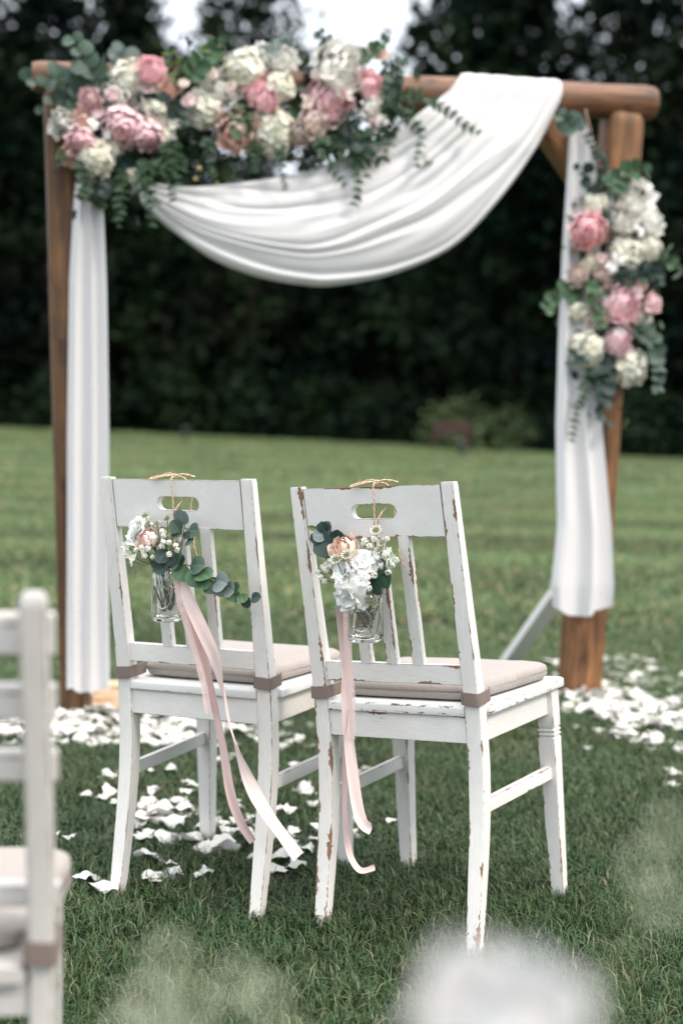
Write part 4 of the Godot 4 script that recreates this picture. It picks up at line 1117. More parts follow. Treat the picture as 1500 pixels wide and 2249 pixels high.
func forest() -> void:
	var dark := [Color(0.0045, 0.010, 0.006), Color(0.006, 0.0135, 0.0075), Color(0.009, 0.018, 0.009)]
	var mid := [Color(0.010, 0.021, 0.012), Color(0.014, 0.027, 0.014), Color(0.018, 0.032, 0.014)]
	var kinds := [tree_meshes(17.0, 3.4, 1.2, 150, 0.35, dark), tree_meshes(16.5, 3.0, 1.0, 150, 0.85, dark), tree_meshes(14.0, 3.3, 2.4, 120, 0.2, mid), tree_meshes(17.0, 3.2, 0.9, 170, 0.1, dark), tree_meshes(18.5, 3.2, 1.2, 120, 0.3, mid)]
	var words := ["tall dark broad tree", "tall dark conifer", "lighter loose leafy tree", "dense dark tree", "tall lacy tree"]
	# x, z, kind, scale, where
	var rows := [[-14.2, -53, 0, 1.05, "beyond the lawn's far left edge"], [-10.6, -51, 3, 1.0, "beyond the left post of the arch"], [-8.1, -54, 1, 1.05, "just right of the left post of the arch"], [-6.6, -52, 2, 0.98, "behind the left half of the flower garland"], [-3.5, -53, 4, 1.0, "with open sky to its right, behind the garland"],
		[0.9, -56, 2, 0.72, "low under the gap of open sky"], [4.5, -50, 2, 1.2, "right of the gap of open sky"], [5.9, -49, 0, 0.98, "behind the draped end of the beam"], [9.0, -47, 3, 1.0, "behind the right post of the arch"], [12.3, -48, 0, 1.0, "beyond the lawn's far right edge"]]
	for q in rows:
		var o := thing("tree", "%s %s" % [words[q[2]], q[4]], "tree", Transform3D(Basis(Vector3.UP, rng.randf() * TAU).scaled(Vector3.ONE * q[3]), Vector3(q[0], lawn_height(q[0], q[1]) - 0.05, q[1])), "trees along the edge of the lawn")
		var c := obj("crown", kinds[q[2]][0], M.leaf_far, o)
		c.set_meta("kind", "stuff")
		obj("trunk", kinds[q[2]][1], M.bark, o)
	# the wood behind, one mass
	var mm := MultiMesh.new()
	mm.transform_format = MultiMesh.TRANSFORM_3D
	mm.mesh = kinds[3][0]
	var spots := []
	for r in 3:
		for i in 15:
			var x := -22.0 + i * 3.1 + rng.randf_range(-0.9, 0.9)
			var s := rng.randf_range(0.8, 1.0)
			if x > -9.5 and x < 4.5: s = rng.randf_range(0.42, 0.55)
			spots.append(Transform3D(Basis(Vector3.UP, rng.randf() * TAU).scaled(Vector3(1.0, s, 1.0)), Vector3(x, -0.4, -58.0 - r * 3.5)))
	mm.instance_count = spots.size()
	for i in spots.size(): mm.set_instance_transform(i, spots[i])
	var w := MultiMeshInstance3D.new()
	w.multimesh = mm
	w.material_override = M.leaf_far
	w.name = "far_wood"
	tag(w, "dark wood that reads as one mass behind the row of trees", "wood", "", "stuff")
	add_child(w)
	# undergrowth along the edge: bushes as things of their own
	var bush := []
	for k in 3:
		var c := MB.new()
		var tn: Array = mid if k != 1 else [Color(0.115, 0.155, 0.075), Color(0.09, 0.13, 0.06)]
		for i in 60:
			var a := i * 2.39996
			var y := pow(rng.randf(), 0.7)
			var r := sqrt(maxf(0.05, 1.0 - y * y)) * rng.randf_range(0.6, 1.0)
			clump(c, Vector3(cos(a) * r * 1.25, y * 1.5, sin(a) * r), 0.42, 34, 0.20, tn)
		bush.append(c.mesh())
	for q in [[-13.0, -50.5, 0, 1.3, "dark low bush at the far left edge of the lawn"], [-9.6, -49.6, 2, 1.4, "dark bush behind the left hanging drape"], [-6.4, -50.5, 0, 1.5, "dark bush beyond the lawn right of the left drape"], [-3.4, -51.2, 2, 1.5, "dark bush beyond the lawn behind the left chair"], [-0.6, -51.0, 0, 1.4, "dark bush beyond the lawn between the two chairs"],
		[1.6, -49.5, 2, 1.3, "dark bush left of the pale green bush"], [3.9, -46.6, 1, 1.05, "pale green bush behind the rusty brown bench"], [5.6, -46.2, 1, 0.9, "smaller pale green bush left of the right drape"], [7.4, -46.0, 0, 1.3, "dark bush behind the right post"], [9.8, -45.0, 2, 1.3, "dark bush at the far right edge of the lawn"]]:
		var o := thing("bush", q[4], "bush", Transform3D(Basis(Vector3.UP, rng.randf() * TAU).scaled(Vector3.ONE * q[3]), Vector3(q[0], lawn_height(q[0], q[1]) - 0.1, q[1])), "bushes along the edge of the lawn")
		var f := obj("foliage", bush[q[2]], M.leaf_far, o)
		f.set_meta("kind", "stuff")

# ---------------------------------------------------------------- lawn
func lawn() -> void:
	var xs := [-300.0, -120.0, -60.0, -36.0]
	for i in 97: xs.append(-24.0 + i * 0.5)
	xs.append_array([36.0, 60.0, 120.0, 300.0])
	var zs := [60.0, 20.0, 6.0]
	for i in 114: zs.append(2.0 - i * 0.5)
	zs.append_array([-58.0, -64.0, -72.0, -90.0, -130.0, -300.0])
	var m := MB.new()
	for z in zs:
		for x in xs:
			var q := lawn_tone(x, z)
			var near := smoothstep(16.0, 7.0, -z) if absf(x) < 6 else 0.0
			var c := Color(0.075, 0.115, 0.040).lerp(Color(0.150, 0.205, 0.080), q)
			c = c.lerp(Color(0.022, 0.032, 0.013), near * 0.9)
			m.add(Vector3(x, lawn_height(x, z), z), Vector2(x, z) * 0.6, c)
	var w := xs.size()
	for j in zs.size() - 1:
		for i in w - 1:
			var a := j * w + i
			m.quad(a, a + 1, a + w + 1, a + w)
	var n := noise(3, 0.09, 3)
	var tex := picture(256, 256, func(x, y):
		var q := 0.78 + 0.5 * n.get_noise_2d(x, y)
		return Color(q, q, q * 0.97))
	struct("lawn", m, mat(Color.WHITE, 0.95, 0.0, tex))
	# bare dark earth under the trees
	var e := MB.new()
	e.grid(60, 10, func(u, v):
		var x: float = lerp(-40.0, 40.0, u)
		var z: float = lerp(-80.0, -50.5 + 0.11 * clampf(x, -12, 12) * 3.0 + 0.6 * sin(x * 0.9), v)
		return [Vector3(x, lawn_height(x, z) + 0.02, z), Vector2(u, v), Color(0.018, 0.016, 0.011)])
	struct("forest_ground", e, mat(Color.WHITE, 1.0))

func grass_patch(n: int, side: float, h: float, w: float) -> ArrayMesh:
	var m := MB.new()
	for i in n:
		var p := Vector3(rng.randf_range(-0.5, 0.5) * side, -0.003, rng.randf_range(-0.5, 0.5) * side)
		var a := rng.randf() * TAU
		var d := Vector3(cos(a), 0, sin(a))
		var s := Vector3(-d.z, 0, d.x)
		var hh := h * rng.randf_range(0.45, 1.15)
		var lean := hh * rng.randf_range(0.15, 1.25)
		var ww := w * rng.randf_range(0.7, 1.3)
		var q := rng.randf()
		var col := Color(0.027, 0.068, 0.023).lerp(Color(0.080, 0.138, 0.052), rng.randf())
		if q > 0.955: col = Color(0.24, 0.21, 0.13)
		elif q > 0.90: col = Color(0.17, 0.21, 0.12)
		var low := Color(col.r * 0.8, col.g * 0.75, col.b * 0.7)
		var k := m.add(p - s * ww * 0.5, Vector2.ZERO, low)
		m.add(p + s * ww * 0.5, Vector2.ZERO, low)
		var mid := p + Vector3(0, hh * 0.62, 0) + d * lean * 0.35
		m.add(mid + s * ww * 0.42, Vector2.ZERO, col)
		m.add(mid - s * ww * 0.42, Vector2.ZERO, col)
		m.add(p + Vector3(0, hh * (1.0 - 0.25 * lean / hh), 0) + d * lean, Vector2.ZERO, col)
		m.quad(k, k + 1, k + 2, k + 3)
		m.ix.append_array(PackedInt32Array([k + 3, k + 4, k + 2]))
	return m.mesh()

func scatter(called: String, label: String, mesh: ArrayMesh, z0: float, z1: float, step: float, margin: float) -> void:
	var buf := PackedFloat32Array()
	var n := 0
	var z := z0
	while z > z1:
		var half := 0.25 * -z + margin
		var x := -half
		while x < half:
			var px := x + rng.randf_range(-0.5, 0.5) * step
			var pz := z + rng.randf_range(-0.5, 0.5) * step
			var q := lawn_tone(px, pz)
			var patch := stripes.get_noise_2d(px * 2.6 + 40.0, pz * 2.6)
			var dry := smoothstep(0.25, 0.6, stripes.get_noise_2d(px * 1.9 - 70.0, pz * 1.9 + 30.0))
			var s := rng.randf_range(0.8, 1.15) * (1.0 + 0.4 * patch) * (1.0 - 0.3 * dry)
			var b := Basis(Vector3.UP, rng.randf() * TAU).scaled(Vector3(1.0, s, 1.0))
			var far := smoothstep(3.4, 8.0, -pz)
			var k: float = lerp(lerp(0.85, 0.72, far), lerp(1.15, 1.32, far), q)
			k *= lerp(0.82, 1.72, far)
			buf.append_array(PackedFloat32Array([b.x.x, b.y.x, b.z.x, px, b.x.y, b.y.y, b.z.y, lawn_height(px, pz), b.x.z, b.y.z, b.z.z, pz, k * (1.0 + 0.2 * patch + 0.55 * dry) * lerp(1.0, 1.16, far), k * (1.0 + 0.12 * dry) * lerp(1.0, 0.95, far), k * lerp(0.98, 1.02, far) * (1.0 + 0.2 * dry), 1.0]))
			n += 1
			x += step
		z -= step
	var mm := MultiMesh.new()
	mm.transform_format = MultiMesh.TRANSFORM_3D
	mm.use_colors = true
	mm.mesh = mesh
	mm.instance_count = n
	mm.buffer = buf
	var o := MultiMeshInstance3D.new()
	o.multimesh = mm
	o.material_override = M.grass
	o.name = called
	tag(o, label, "grass", "", "stuff")
	add_child(o)

# ---------------------------------------------------------------- petals on the grass
func ground_petal_mesh() -> ArrayMesh:   # one crumpled white petal, 1 across
	var ph := [rng.randf() * TAU, rng.randf() * TAU, rng.randf() * TAU, rng.randf() * TAU]
	var m := MB.new()
	var bow := rng.randf_range(-0.35, 0.5)
	var pale := Color(0.84, 0.83, 0.81) * rng.randf_range(0.85, 1.0)
	m.grid(9, 8, func(u, v):
		var e: float = u * 2.0 - 1.0
		var w: float = 0.12 + 0.40 * pow(sin(PI * (0.12 + 0.80 * v)), 0.7)
		var rag: float = 1.0 + 0.14 * sin(v * 9.0 + ph[0]) * absf(e) + 0.07 * sin(v * 19.0 + ph[1]) * absf(e)
		var tip: float = 0.12 * sin(u * 6.0 + ph[2]) * v + 0.05 * sin(u * 13.0 + ph[1]) * v
		var y: float = 0.10 + bow * e * e * w + 0.16 * sin(u * 6.0 + ph[3]) * v + 0.06 * sin(v * 9.0 + u * 5.0 + ph[0]) + 0.22 * sin(PI * v) * 0.5
		return [Vector3(e * w * rag, y, v - 0.5 + tip), Vector2(u, v), Color(0.70, 0.71, 0.60).lerp(pale, smoothstep(0.0, 0.35, v))], true)
	return m.mesh()

func petals() -> void:
	var bank := []
	for k in 8: bank.append(ground_petal_mesh())
	var put := func(x: float, z: float, s: float, label: String, group: String) -> void:
		var o := obj("flower_petal", bank[rng.randi() % 8], M.petal_white)
		var tilt := Basis(Vector3(rng.randf_range(-1, 1), 0, rng.randf_range(-1, 1)).normalized(), rng.randf_range(-0.4, 0.4))
		o.transform = Transform3D(Basis(Vector3.UP, rng.randf() * TAU) * tilt * Basis.IDENTITY.scaled(Vector3(1, rng.randf_range(0.7, 1.25), 1) * s), Vector3(x, lawn_height(x, z) + 0.020, z))
		tag(o, label, "petal", group)
	for q in [Vector3(-0.487, -2.894, 0.064), Vector3(-0.528, -2.965, 0.049), Vector3(-0.416, -3.107, 0.051), Vector3(-0.393, -2.969, 0.038), Vector3(-0.354, -3.006, 0.033), Vector3(-0.286, -3.018, 0.028), Vector3(-0.298, -3.194, 0.059), Vector3(-0.338, -3.227, 0.048), Vector3(-0.259, -3.162, 0.047), Vector3(-0.44, -3.445, 0.07), Vector3(-0.476, -3.385, 0.044), Vector3(-0.402, -3.369, 0.05), Vector3(-0.388, -3.487, 0.051), Vector3(-0.404, -3.578, 0.04), Vector3(-0.478, -3.566, 0.039), Vector3(-0.484, -3.366, 0.031), Vector3(-0.454, -3.265, 0.036), Vector3(-0.395, -3.26, 0.048),
		Vector3(-0.625, -3.822, 0.039), Vector3(-0.596, -3.648, 0.034), Vector3(-0.606, -3.603, 0.027), Vector3(-0.621, -3.251, 0.024), Vector3(-0.39, -3.657, 0.034), Vector3(-0.465, -3.889, 0.029), Vector3(-0.233, -3.376, 0.043), Vector3(-0.254, -3.301, 0.036), Vector3(-0.216, -3.285, 0.036), Vector3(-0.151, -3.269, 0.036), Vector3(-0.106, -3.219, 0.036), Vector3(-0.124, -3.134, 0.046), Vector3(-0.091, -3.071, 0.034), Vector3(-0.094, -3.714, 0.041), Vector3(-0.075, -3.67, 0.034), Vector3(-0.121, -3.981, 0.029), Vector3(-0.128, -3.498, 0.032), Vector3(-0.185, -3.132, 0.029), Vector3(-0.129, -3.024, 0.033),
		Vector3(-0.32, -4.405, 0.049), Vector3(-0.256, -4.284, 0.039), Vector3(-0.213, -4.543, 0.042), Vector3(-0.124, -4.291, 0.028), Vector3(-0.317, -3.335, 0.037), Vector3(-0.525, -3.564, 0.02), Vector3(-0.387, -3.747, 0.025), Vector3(-0.478, -3.653, 0.027), Vector3(-0.256, -3.534, 0.029), Vector3(-0.104, -3.307, 0.03)]:
		put.call(q.x, q.y, minf(q.z * 1.25, 0.062), "loose white petal in the grass under and behind the left chair", "petals under and beyond the left chair")
		if rng.randf() < 0.8: put.call(q.x + rng.randf_range(-0.06, 0.06), q.y + rng.randf_range(-0.07, 0.07), q.z * 0.8, "loose white petal in the grass under and behind the left chair", "petals under and beyond the left chair")
	put.call(0.131, -3.421, 0.03, "single small white petal in the grass between the legs of the right chair", "")
	for i in 104:
		var x := rng.randf_range(-1.2, -0.36)
		put.call(x, lerp(-4.24, -4.66, rng.randf()) + 0.05 * sin(x * 9.0), rng.randf_range(0.035, 0.07), "white petal in the thick drift of petals around the foot of the left arch post", "petals by the left post")
	for i in 96:
		var p := Vector2(rng.randf_range(0.8, 1.4), rng.randf_range(-5.6, -4.2))
		if rng.randf() < 0.6: p = Vector2(0.93, -4.85) + Vector2(rng.randfn() * 0.07, rng.randfn() * 0.28)
		elif rng.randf() < 0.5: p = Vector2(1.15, -4.75) + Vector2(rng.randfn() * 0.11, rng.randfn() * 0.3)
		put.call(p.x, p.y, rng.randf_range(0.035, 0.075), "white petal in the drift of petals in front of the right arch post", "petals by the right post")
	var mm := MultiMesh.new()
	mm.transform_format = MultiMesh.TRANSFORM_3D
	mm.mesh = bank[0]
	mm.instance_count = 560
	for i in 560:
		var p: Vector2
		if i < 200: p = Vector2(rng.randf_range(-1.25, -0.35), rng.randf_range(-4.64, -4.2))
		elif i < 440: p = Vector2(1.1 + rng.randfn() * 0.16, -4.75 + rng.randfn() * 0.32)
		elif i < 500: p = Vector2(rng.randf_range(-0.45, 0.1), rng.randf_range(-4.7, -3.3))
		else: p = Vector2(rng.randf_range(0.95, 1.3), rng.randf_range(-6.0, -5.3))
		mm.set_instance_transform(i, Transform3D(Basis(Vector3.UP, rng.randf() * TAU).scaled(Vector3(1, 0.8, 1) * rng.randf_range(0.025, 0.05)), Vector3(p.x, 0.012, p.y)))
	var o := MultiMeshInstance3D.new()
	o.multimesh = mm
	o.material_override = M.petal_white
	o.name = "scattered_petals"
	tag(o, "the smaller white petals sunk into the grass by the arch posts", "petals", "", "stuff")
	add_child(o)

# ---------------------------------------------------------------- the blurred row in front
func slat_chair(label: String, x: Transform3D) -> Node3D:   # ladder-backed white chair
	var o := thing("ladder_back_chair", label, "chair", x)
	var X := Vector3.RIGHT
	var Z := Vector3.BACK
	var paint := worn_paint(0.028, 0.03, 0.85, 0.15, 401)
	paint.albedo_color = Color(0.86, 0.855, 0.85)
	for s in [-1, 1]:
		var m := MB.new()
		var sec := []
		for q in [[0.0, 0.0], [0.2, -0.035], [0.42, -0.05], [0.6, -0.03], [0.811, 0.012], [0.821, 0.0135], [0.828, 0.0148]]:
			var w: float = 0.0135 if q[0] < 0.826 else 0.009
			sec.append([Vector3(s * 0.18, q[0], q[1]), X, -Z, w, 0.0135 if q[0] < 0.826 else 0.009])
		m.bar(sec, 0.004, 0.85)
		obj("rear_leg", m, paint, o)
		m = MB.new()
		m.bar([[Vector3(s * 0.15, 0, -0.345), X, -Z, 0.013, 0.013], [Vector3(s * 0.15, 0.415, -0.335), X, -Z, 0.017, 0.017]], 0.002, 0.45)
		obj("front_leg", m, paint, o)
	for q in [[0.7815, 0.0215], [0.7105, 0.0185], [0.6425, 0.0165], [0.5005, 0.0125]]:
		var m := MB.new()
		var z: float = lerp(-0.05, 0.012, clampf((q[0] - 0.42) / 0.4, 0, 1)) - 0.024
		m.bar([[Vector3(-0.197, q[0], z), Vector3.UP, Vector3.FORWARD, q[1], 0.010], [Vector3(0, q[0], z - 0.012), Vector3.UP, Vector3.FORWARD, q[1], 0.010], [Vector3(0.197, q[0], z), Vector3.UP, Vector3.FORWARD, q[1], 0.010]], 0.003, 0.4)
		obj("back_slat", m, paint, o)
	var m2 := MB.new()
	m2.bar([[Vector3(0, 0.424, -0.032), X, Vector3.UP, 0.164, 0.008], [Vector3(0, 0.424, -0.345), X, Vector3.UP, 0.178, 0.008]], 0.003, 0.4)
	obj("seat", m2, paint, o)
	for s in [-1, 1]:
		m2 = MB.new()
		m2.bar([[Vector3(s * 0.176, 0.395, -0.062), Vector3.UP, Vector3.RIGHT * -s, 0.020, 0.007], [Vector3(s * 0.152, 0.395, -0.32), Vector3.UP, Vector3.RIGHT * -s, 0.022, 0.008]], 0.002, 0.3)
		obj("apron", m2, paint, o)
	m2 = MB.new()
	m2.bar([[Vector3(-0.168, 0.395, -0.05), Vector3.UP, Vector3.FORWARD, 0.019, 0.008], [Vector3(0.168, 0.395, -0.05), Vector3.UP, Vector3.FORWARD, 0.019, 0.008]], 0.002, 0.3)
	obj("apron", m2, paint, o)
	return o

func front_flowers() -> void:   # a loose bunch tied to the chair back right before the camera
	var root := Vector3(0.02, 0.735, -0.475)
	var o := thing("white_flower", "large very blurred white bloom at the bottom right of the picture", "flower", Transform3D.IDENTITY, "")
	obj("corolla", joined(cabbage(0.029, 26, 0.7, 0.8, 0.1, 0.2, Color(0.66, 0.66, 0.65), Color(0.74, 0.74, 0.74))), M.petal, o, Transform3D(basis_to(Vector3(0.05, 0.9, 0.4)), Vector3(0.050, 0.790, -0.43)))
	stem_to(o, Vector3(0.050, 0.792, -0.43), root, 0.0015)
	var spots := [["blurred pale baby's breath sprig at the bottom left of the picture", [Vector3(-0.058, 0.817, -0.43), Vector3(-0.052, 0.829, -0.435), Vector3(-0.044, 0.819, -0.42), Vector3(-0.030, 0.823, -0.43), Vector3(-0.064, 0.809, -0.425), Vector3(-0.022, 0.813, -0.44), Vector3(-0.047, 0.806, -0.42), Vector3(-0.012, 0.801, -0.43)], Vector3(-0.03, 0.79, -0.44)],
		["faint blurred sprig of small blossoms at the right edge of the picture", [Vector3(0.094, 0.862, -0.43), Vector3(0.103, 0.872, -0.435), Vector3(0.099, 0.852, -0.425)], Vector3(0.075, 0.80, -0.44)]]
	for q in spots:
		var g := thing("gypsophila_sprig", q[0], "flower sprig", Transform3D.IDENTITY, "")
		for h in q[1]:
			obj("blossom", hydrangea(0.0035 if q[1].size() > 4 else 0.0028, 20, Color(0.62, 0.66, 0.50), Color(0.80, 0.81, 0.74), 0.45), M.petal, g, Transform3D(Basis.IDENTITY, h))
			stem_to(g, h, q[2], 0.0005, Color(0.16, 0.21, 0.10))
		stem_to(g, q[2], root, 0.0008, Color(0.12, 0.17, 0.08))
	var e := thing("leaf_spray", "faint blurred green leaves at the foot of the front baby's breath", "foliage", Transform3D.IDENTITY, "")
	sprig("eucalyptus_sprig", e, [root, Vector3(-0.025, 0.775, -0.45), Vector3(-0.05, 0.812, -0.44)], "euc_green", 0.02, 0.014)

func far_things() -> void:
	var rust := mat(lin(0.05, 0.024, 0.018), 0.8)
	var z := -44.0
	var x := 3.38
	var o := thing("garden_bench", "low rusty brown bench before the pale green bush at the lawn's edge", "bench", Transform3D(Basis(Vector3.UP, -0.15), Vector3(x, lawn_height(x, z), z)))
	for q in [["seat", Vector3(0, 0.44, 0), 0.62, 0.22, 0.03], ["backrest", Vector3(0, 0.72, -0.2), 0.62, 0.03, 0.17]]:
		var m := MB.new()
		m.bar([[q[1] - Vector3(q[2], 0, 0), Vector3.UP, Vector3.FORWARD, q[4], q[3]], [q[1] + Vector3(q[2], 0, 0), Vector3.UP, Vector3.FORWARD, q[4], q[3]]], 0.006, 1.2)
		obj(q[0], m, rust, o)
	for s in [-1, 1]:
		for d in [-0.17, 0.17]:
			var m := MB.new()
			m.bar([[Vector3(s * 0.52, -0.05, d), Vector3.RIGHT, Vector3.FORWARD, 0.035, 0.035], [Vector3(s * 0.52, 0.41 if d > 0 else 0.86, d - (0.0 if d > 0 else 0.02)), Vector3.RIGHT, Vector3.FORWARD, 0.035, 0.035]], 0.004, 0.5)
			obj("leg", m, rust, o)
	var black := mat(lin(0.012, 0.013, 0.014), 0.5)
	for q in [[-4.72, -43.0, "small dark garden lamp post far out on the lawn beyond the left chair", 0.42], [3.05, -36.2, "small dark post on the lawn in front of the rusty bench", 0.40]]:
		var p := thing("garden_lamp", q[2], "lamp", Transform3D(Basis.IDENTITY, Vector3(q[0], lawn_height(q[0], q[1]), q[1])))
		var m := MB.new()
		m.tube([Vector3(0, -0.05, 0), Vector3(0, q[3] * 0.7, 0)], [0.07, 0.07], 16)
		obj("shaft", m, black, p)
		m = MB.new()
		m.tube([Vector3(0, q[3] * 0.7, 0), Vector3(0, q[3] * 0.72, 0), Vector3(0, q[3] * 0.97, 0), Vector3(0, q[3], 0)], [0.10, 0.13, 0.13, 0.05], 16)
		obj("head", m, black, p)

# ---------------------------------------------------------------- scene
func _ready() -> void:
	rng.seed = 20240
	stripes = noise(9, 1.0, 3)
	var cam := Camera3D.new()
	cam.name = "camera"
	add_child(cam)
	var at := CameraAttributesPhysical.new()
	at.frustum_focal_length = 33.34
	at.frustum_near = 0.05
	at.frustum_far = 900.0
	at.frustum_focus_distance = 2.66
	at.exposure_aperture = 1.45
	cam.attributes = at
	cam.transform = Transform3D(Basis(Vector3.RIGHT, -0.0651) * Basis(Vector3.BACK, 0.0115), Vector3(0, 1.0, 0))
	cam.current = true
	var env := Environment.new()
	env.background_mode = Environment.BG_SKY
	env.tonemap_mode = Environment.TONE_MAPPER_LINEAR
	env.tonemap_exposure = 1.65
	env.sdfgi_enabled = true
	env.ssao_enabled = true
	env.ssil_enabled = true
	var sky := Sky.new()
	var sm := ProceduralSkyMaterial.new()
	sm.sky_top_color = Color(0.985, 0.985, 0.988)
	sm.sky_horizon_color = Color(0.47, 0.50, 0.54)
	sm.sky_curve = 0.9
	sm.sky_energy_multiplier = 1.5
	sm.ground_horizon_color = Color(0.4, 0.45, 0.36)
	sm.ground_bottom_color = Color(0.25, 0.30, 0.2)
	sm.sun_angle_max = 40.0
	sm.sun_curve = 0.1
	sky.sky_material = sm
	env.sky = sky
	var we := WorldEnvironment.new()
	we.name = "environment"
	we.environment = env
	add_child(we)
	var sun := DirectionalLight3D.new()
	sun.name = "sun"
	sun.light_energy = 0.55
	sun.light_color = Color(1.0, 0.95, 0.89)
	sun.light_angular_distance = 16.0
	sun.shadow_enabled = true
	add_child(sun)
	sun.look_at_from_position(Vector3(0.85, 1.1, 0.6), Vector3.ZERO)

	make_materials()
	lawn()
	forest()
	scatter("grass", "short lawn grass round the chairs", grass_patch(700, 0.26, 0.040, 0.0027), -1.2, -6.6, 0.145, 0.55)
	scatter("far_grass", "short lawn grass from the arch outwards", grass_patch(420, 0.62, 0.046, 0.0075), -6.2, -20.0, 0.36, 0.9)
	scatter("distant_grass", "short lawn grass far out towards the trees", grass_patch(420, 1.5, 0.05, 0.018), -19.5, -50.0, 0.85, 1.5)
	arch()
	hanging("narrow white drape hanging in folds beside the left post", [[1.80, 0.02, 0.07, 0.075], [1.745, -0.005, 0.086, 0.075], [1.43, -0.024, 0.098, 0.08], [0.93, -0.032, 0.104, 0.085], [0.42, -0.033, 0.105, 0.085], [0.105, -0.033, 0.108, 0.085, 0.012]], 2.6, 0.017, 0.8)
	swag()
	hanging("white drape gathered at the top and tied loosely down the right post", [[2.08, 1.72, 1.745, 0.06], [1.98, 1.697, 1.79, 0.075], [1.68, 1.679, 1.81, 0.09], [1.363, 1.669, 1.825, 0.095], [1.0, 1.664, 1.832, 0.10], [0.64, 1.672, 1.872, 0.11], [0.42, 1.652, 1.888, 0.11], [0.345, 1.664, 1.888, 0.10, 0.04]], 2.2, 0.016, 0.8)
	garlands()
	far_things()
	petals()

	var xr := Transform3D(Basis(Vector3.UP, -0.5195) * Basis(Vector3.BACK, 0.0644), Vector3(0.1134, 0, -2.6638))
	var xl := Transform3D(Basis(Vector3.UP, -0.4273) * Basis(Vector3.BACK, 0.0144), Vector3(-0.309, 0, -2.8367))
	white_chair("right white chair with much chipped paint, jar with a peach rose on its back", xr, 1.0, 300)
	white_chair("left white chair with mostly sound paint, carrying the jar with the pink rose", xl, 0.42, 200)
	cushion("taupe cushion on the right chair with chipped paint", xr, 0.185, 0.150, 0.4575, 0.035, -0.078, -0.405, Vector3(0.1635, 0, -0.047), Vector2(0.0155, 0.0172))
	cushion("taupe cushion on the left chair, partly hidden by the pink ribbons", xl, 0.185, 0.150, 0.4575, 0.035, -0.078, -0.405, Vector3(0.1635, 0, -0.047), Vector2(0.0155, 0.0172))

	# left jar with its flowers
	var footL := Vector3(-0.011, 0.612, 0.042)
	jar("glass jar with a wired neck hanging on the left chair", xl * Transform3D(Basis.IDENTITY, Vector3(-0.011, 0.596, 0.041)), 0.031, 0.118, 0.072, 0.0011)
	twine("jute twine with a bow on the top of the left chair", xl, Vector3(-0.004, 0.8805, 0.018), Vector3(-0.012, 0.703, 0.022), 0.4)
	jar_rose("soft pink rose in the jar on the left chair", xl, Vector3(-0.044, 0.760, 0.062), Vector3(-0.35, 0.55, 1.0), 0.0235, Color(0.86, 0.58, 0.54), Color(0.89, 0.73, 0.69), footL)
	white_bloom("white bloom behind the pink rose, at the left of its jar", xl, Vector3(-0.079, 0.778, 0.045), Vector3(-0.6, 0.5, 0.8), 0.036, footL, 11)
	var ll := ["dark astrantia topmost at the left of the left jar's bunch", "astrantia just above the pink rose", "astrantia near the twine at the top of the left bunch", "astrantia between the topmost one and the twine", "astrantia beside the twine above the white baby's breath"]
	var la := [Vector3(-0.056, 0.805, 0.045), Vector3(-0.045, 0.790, 0.05), Vector3(-0.005, 0.801, 0.045), Vector3(-0.026, 0.79, 0.05), Vector3(0.012, 0.77, 0.055)]
	for k in 5: astrantia(ll[k], xl, la[k], Vector3(rng.randf_range(-0.4, 0.3), 0.8, rng.randf_range(0.3, 1.0)), 0.0105, [Color(0.32, 0.34, 0.24), Color(0.55, 0.58, 0.46)][k % 2], footL)
	gypsophila("baby's breath in the middle of the left jar's bunch, right of the rose", xl, Vector3(-0.005, 0.715, 0.05), [Vector3(-0.022, 0.763, 0.066), Vector3(-0.029, 0.754, 0.07), Vector3(-0.004, 0.749, 0.068), Vector3(0.010, 0.756, 0.064), Vector3(0.029, 0.742, 0.066), Vector3(0.014, 0.734, 0.072), Vector3(0.022, 0.75, 0.06), Vector3(0.001, 0.757, 0.07), Vector3(-0.007, 0.776, 0.06), Vector3(-0.003, 0.769, 0.062)], 0.0052, footL)
	gypsophila("baby's breath below the pink rose", xl, Vector3(-0.02, 0.712, 0.055), [Vector3(-0.038, 0.737, 0.078), Vector3(-0.041, 0.746, 0.08), Vector3(-0.056, 0.740, 0.076), Vector3(-0.021, 0.727, 0.074), Vector3(-0.036, 0.730, 0.078), Vector3(-0.028, 0.744, 0.08)], 0.0052, footL)
	var more := []
	for k in 12: more.append(Vector3(rng.randf_range(-0.04, 0.035), rng.randf_range(0.755, 0.795), rng.randf_range(0.03, 0.055)))
	gypsophila("tiny buds of baby's breath at the back of the left jar's bunch", xl, Vector3(-0.005, 0.715, 0.045), more, 0.0040, footL)
	star_flower("small white star-shaped blossoms at the far left of the left jar", xl, [Vector3(-0.090, 0.752, 0.055), Vector3(-0.096, 0.737, 0.055), Vector3(-0.086, 0.727, 0.058), Vector3(-0.079, 0.714, 0.058), Vector3(-0.072, 0.722, 0.062), Vector3(-0.092, 0.745, 0.06)], 0.0105, Vector3(-0.03, 0.712, 0.05), footL)
	var bl := thing("blue_eucalyptus_stem", "upright stem of blue grey eucalyptus leaves beside the left twine", "eucalyptus", xl)
	stem_to(bl, Vector3(0.036, 0.80, 0.045), in_jar(footL), 0.0012)
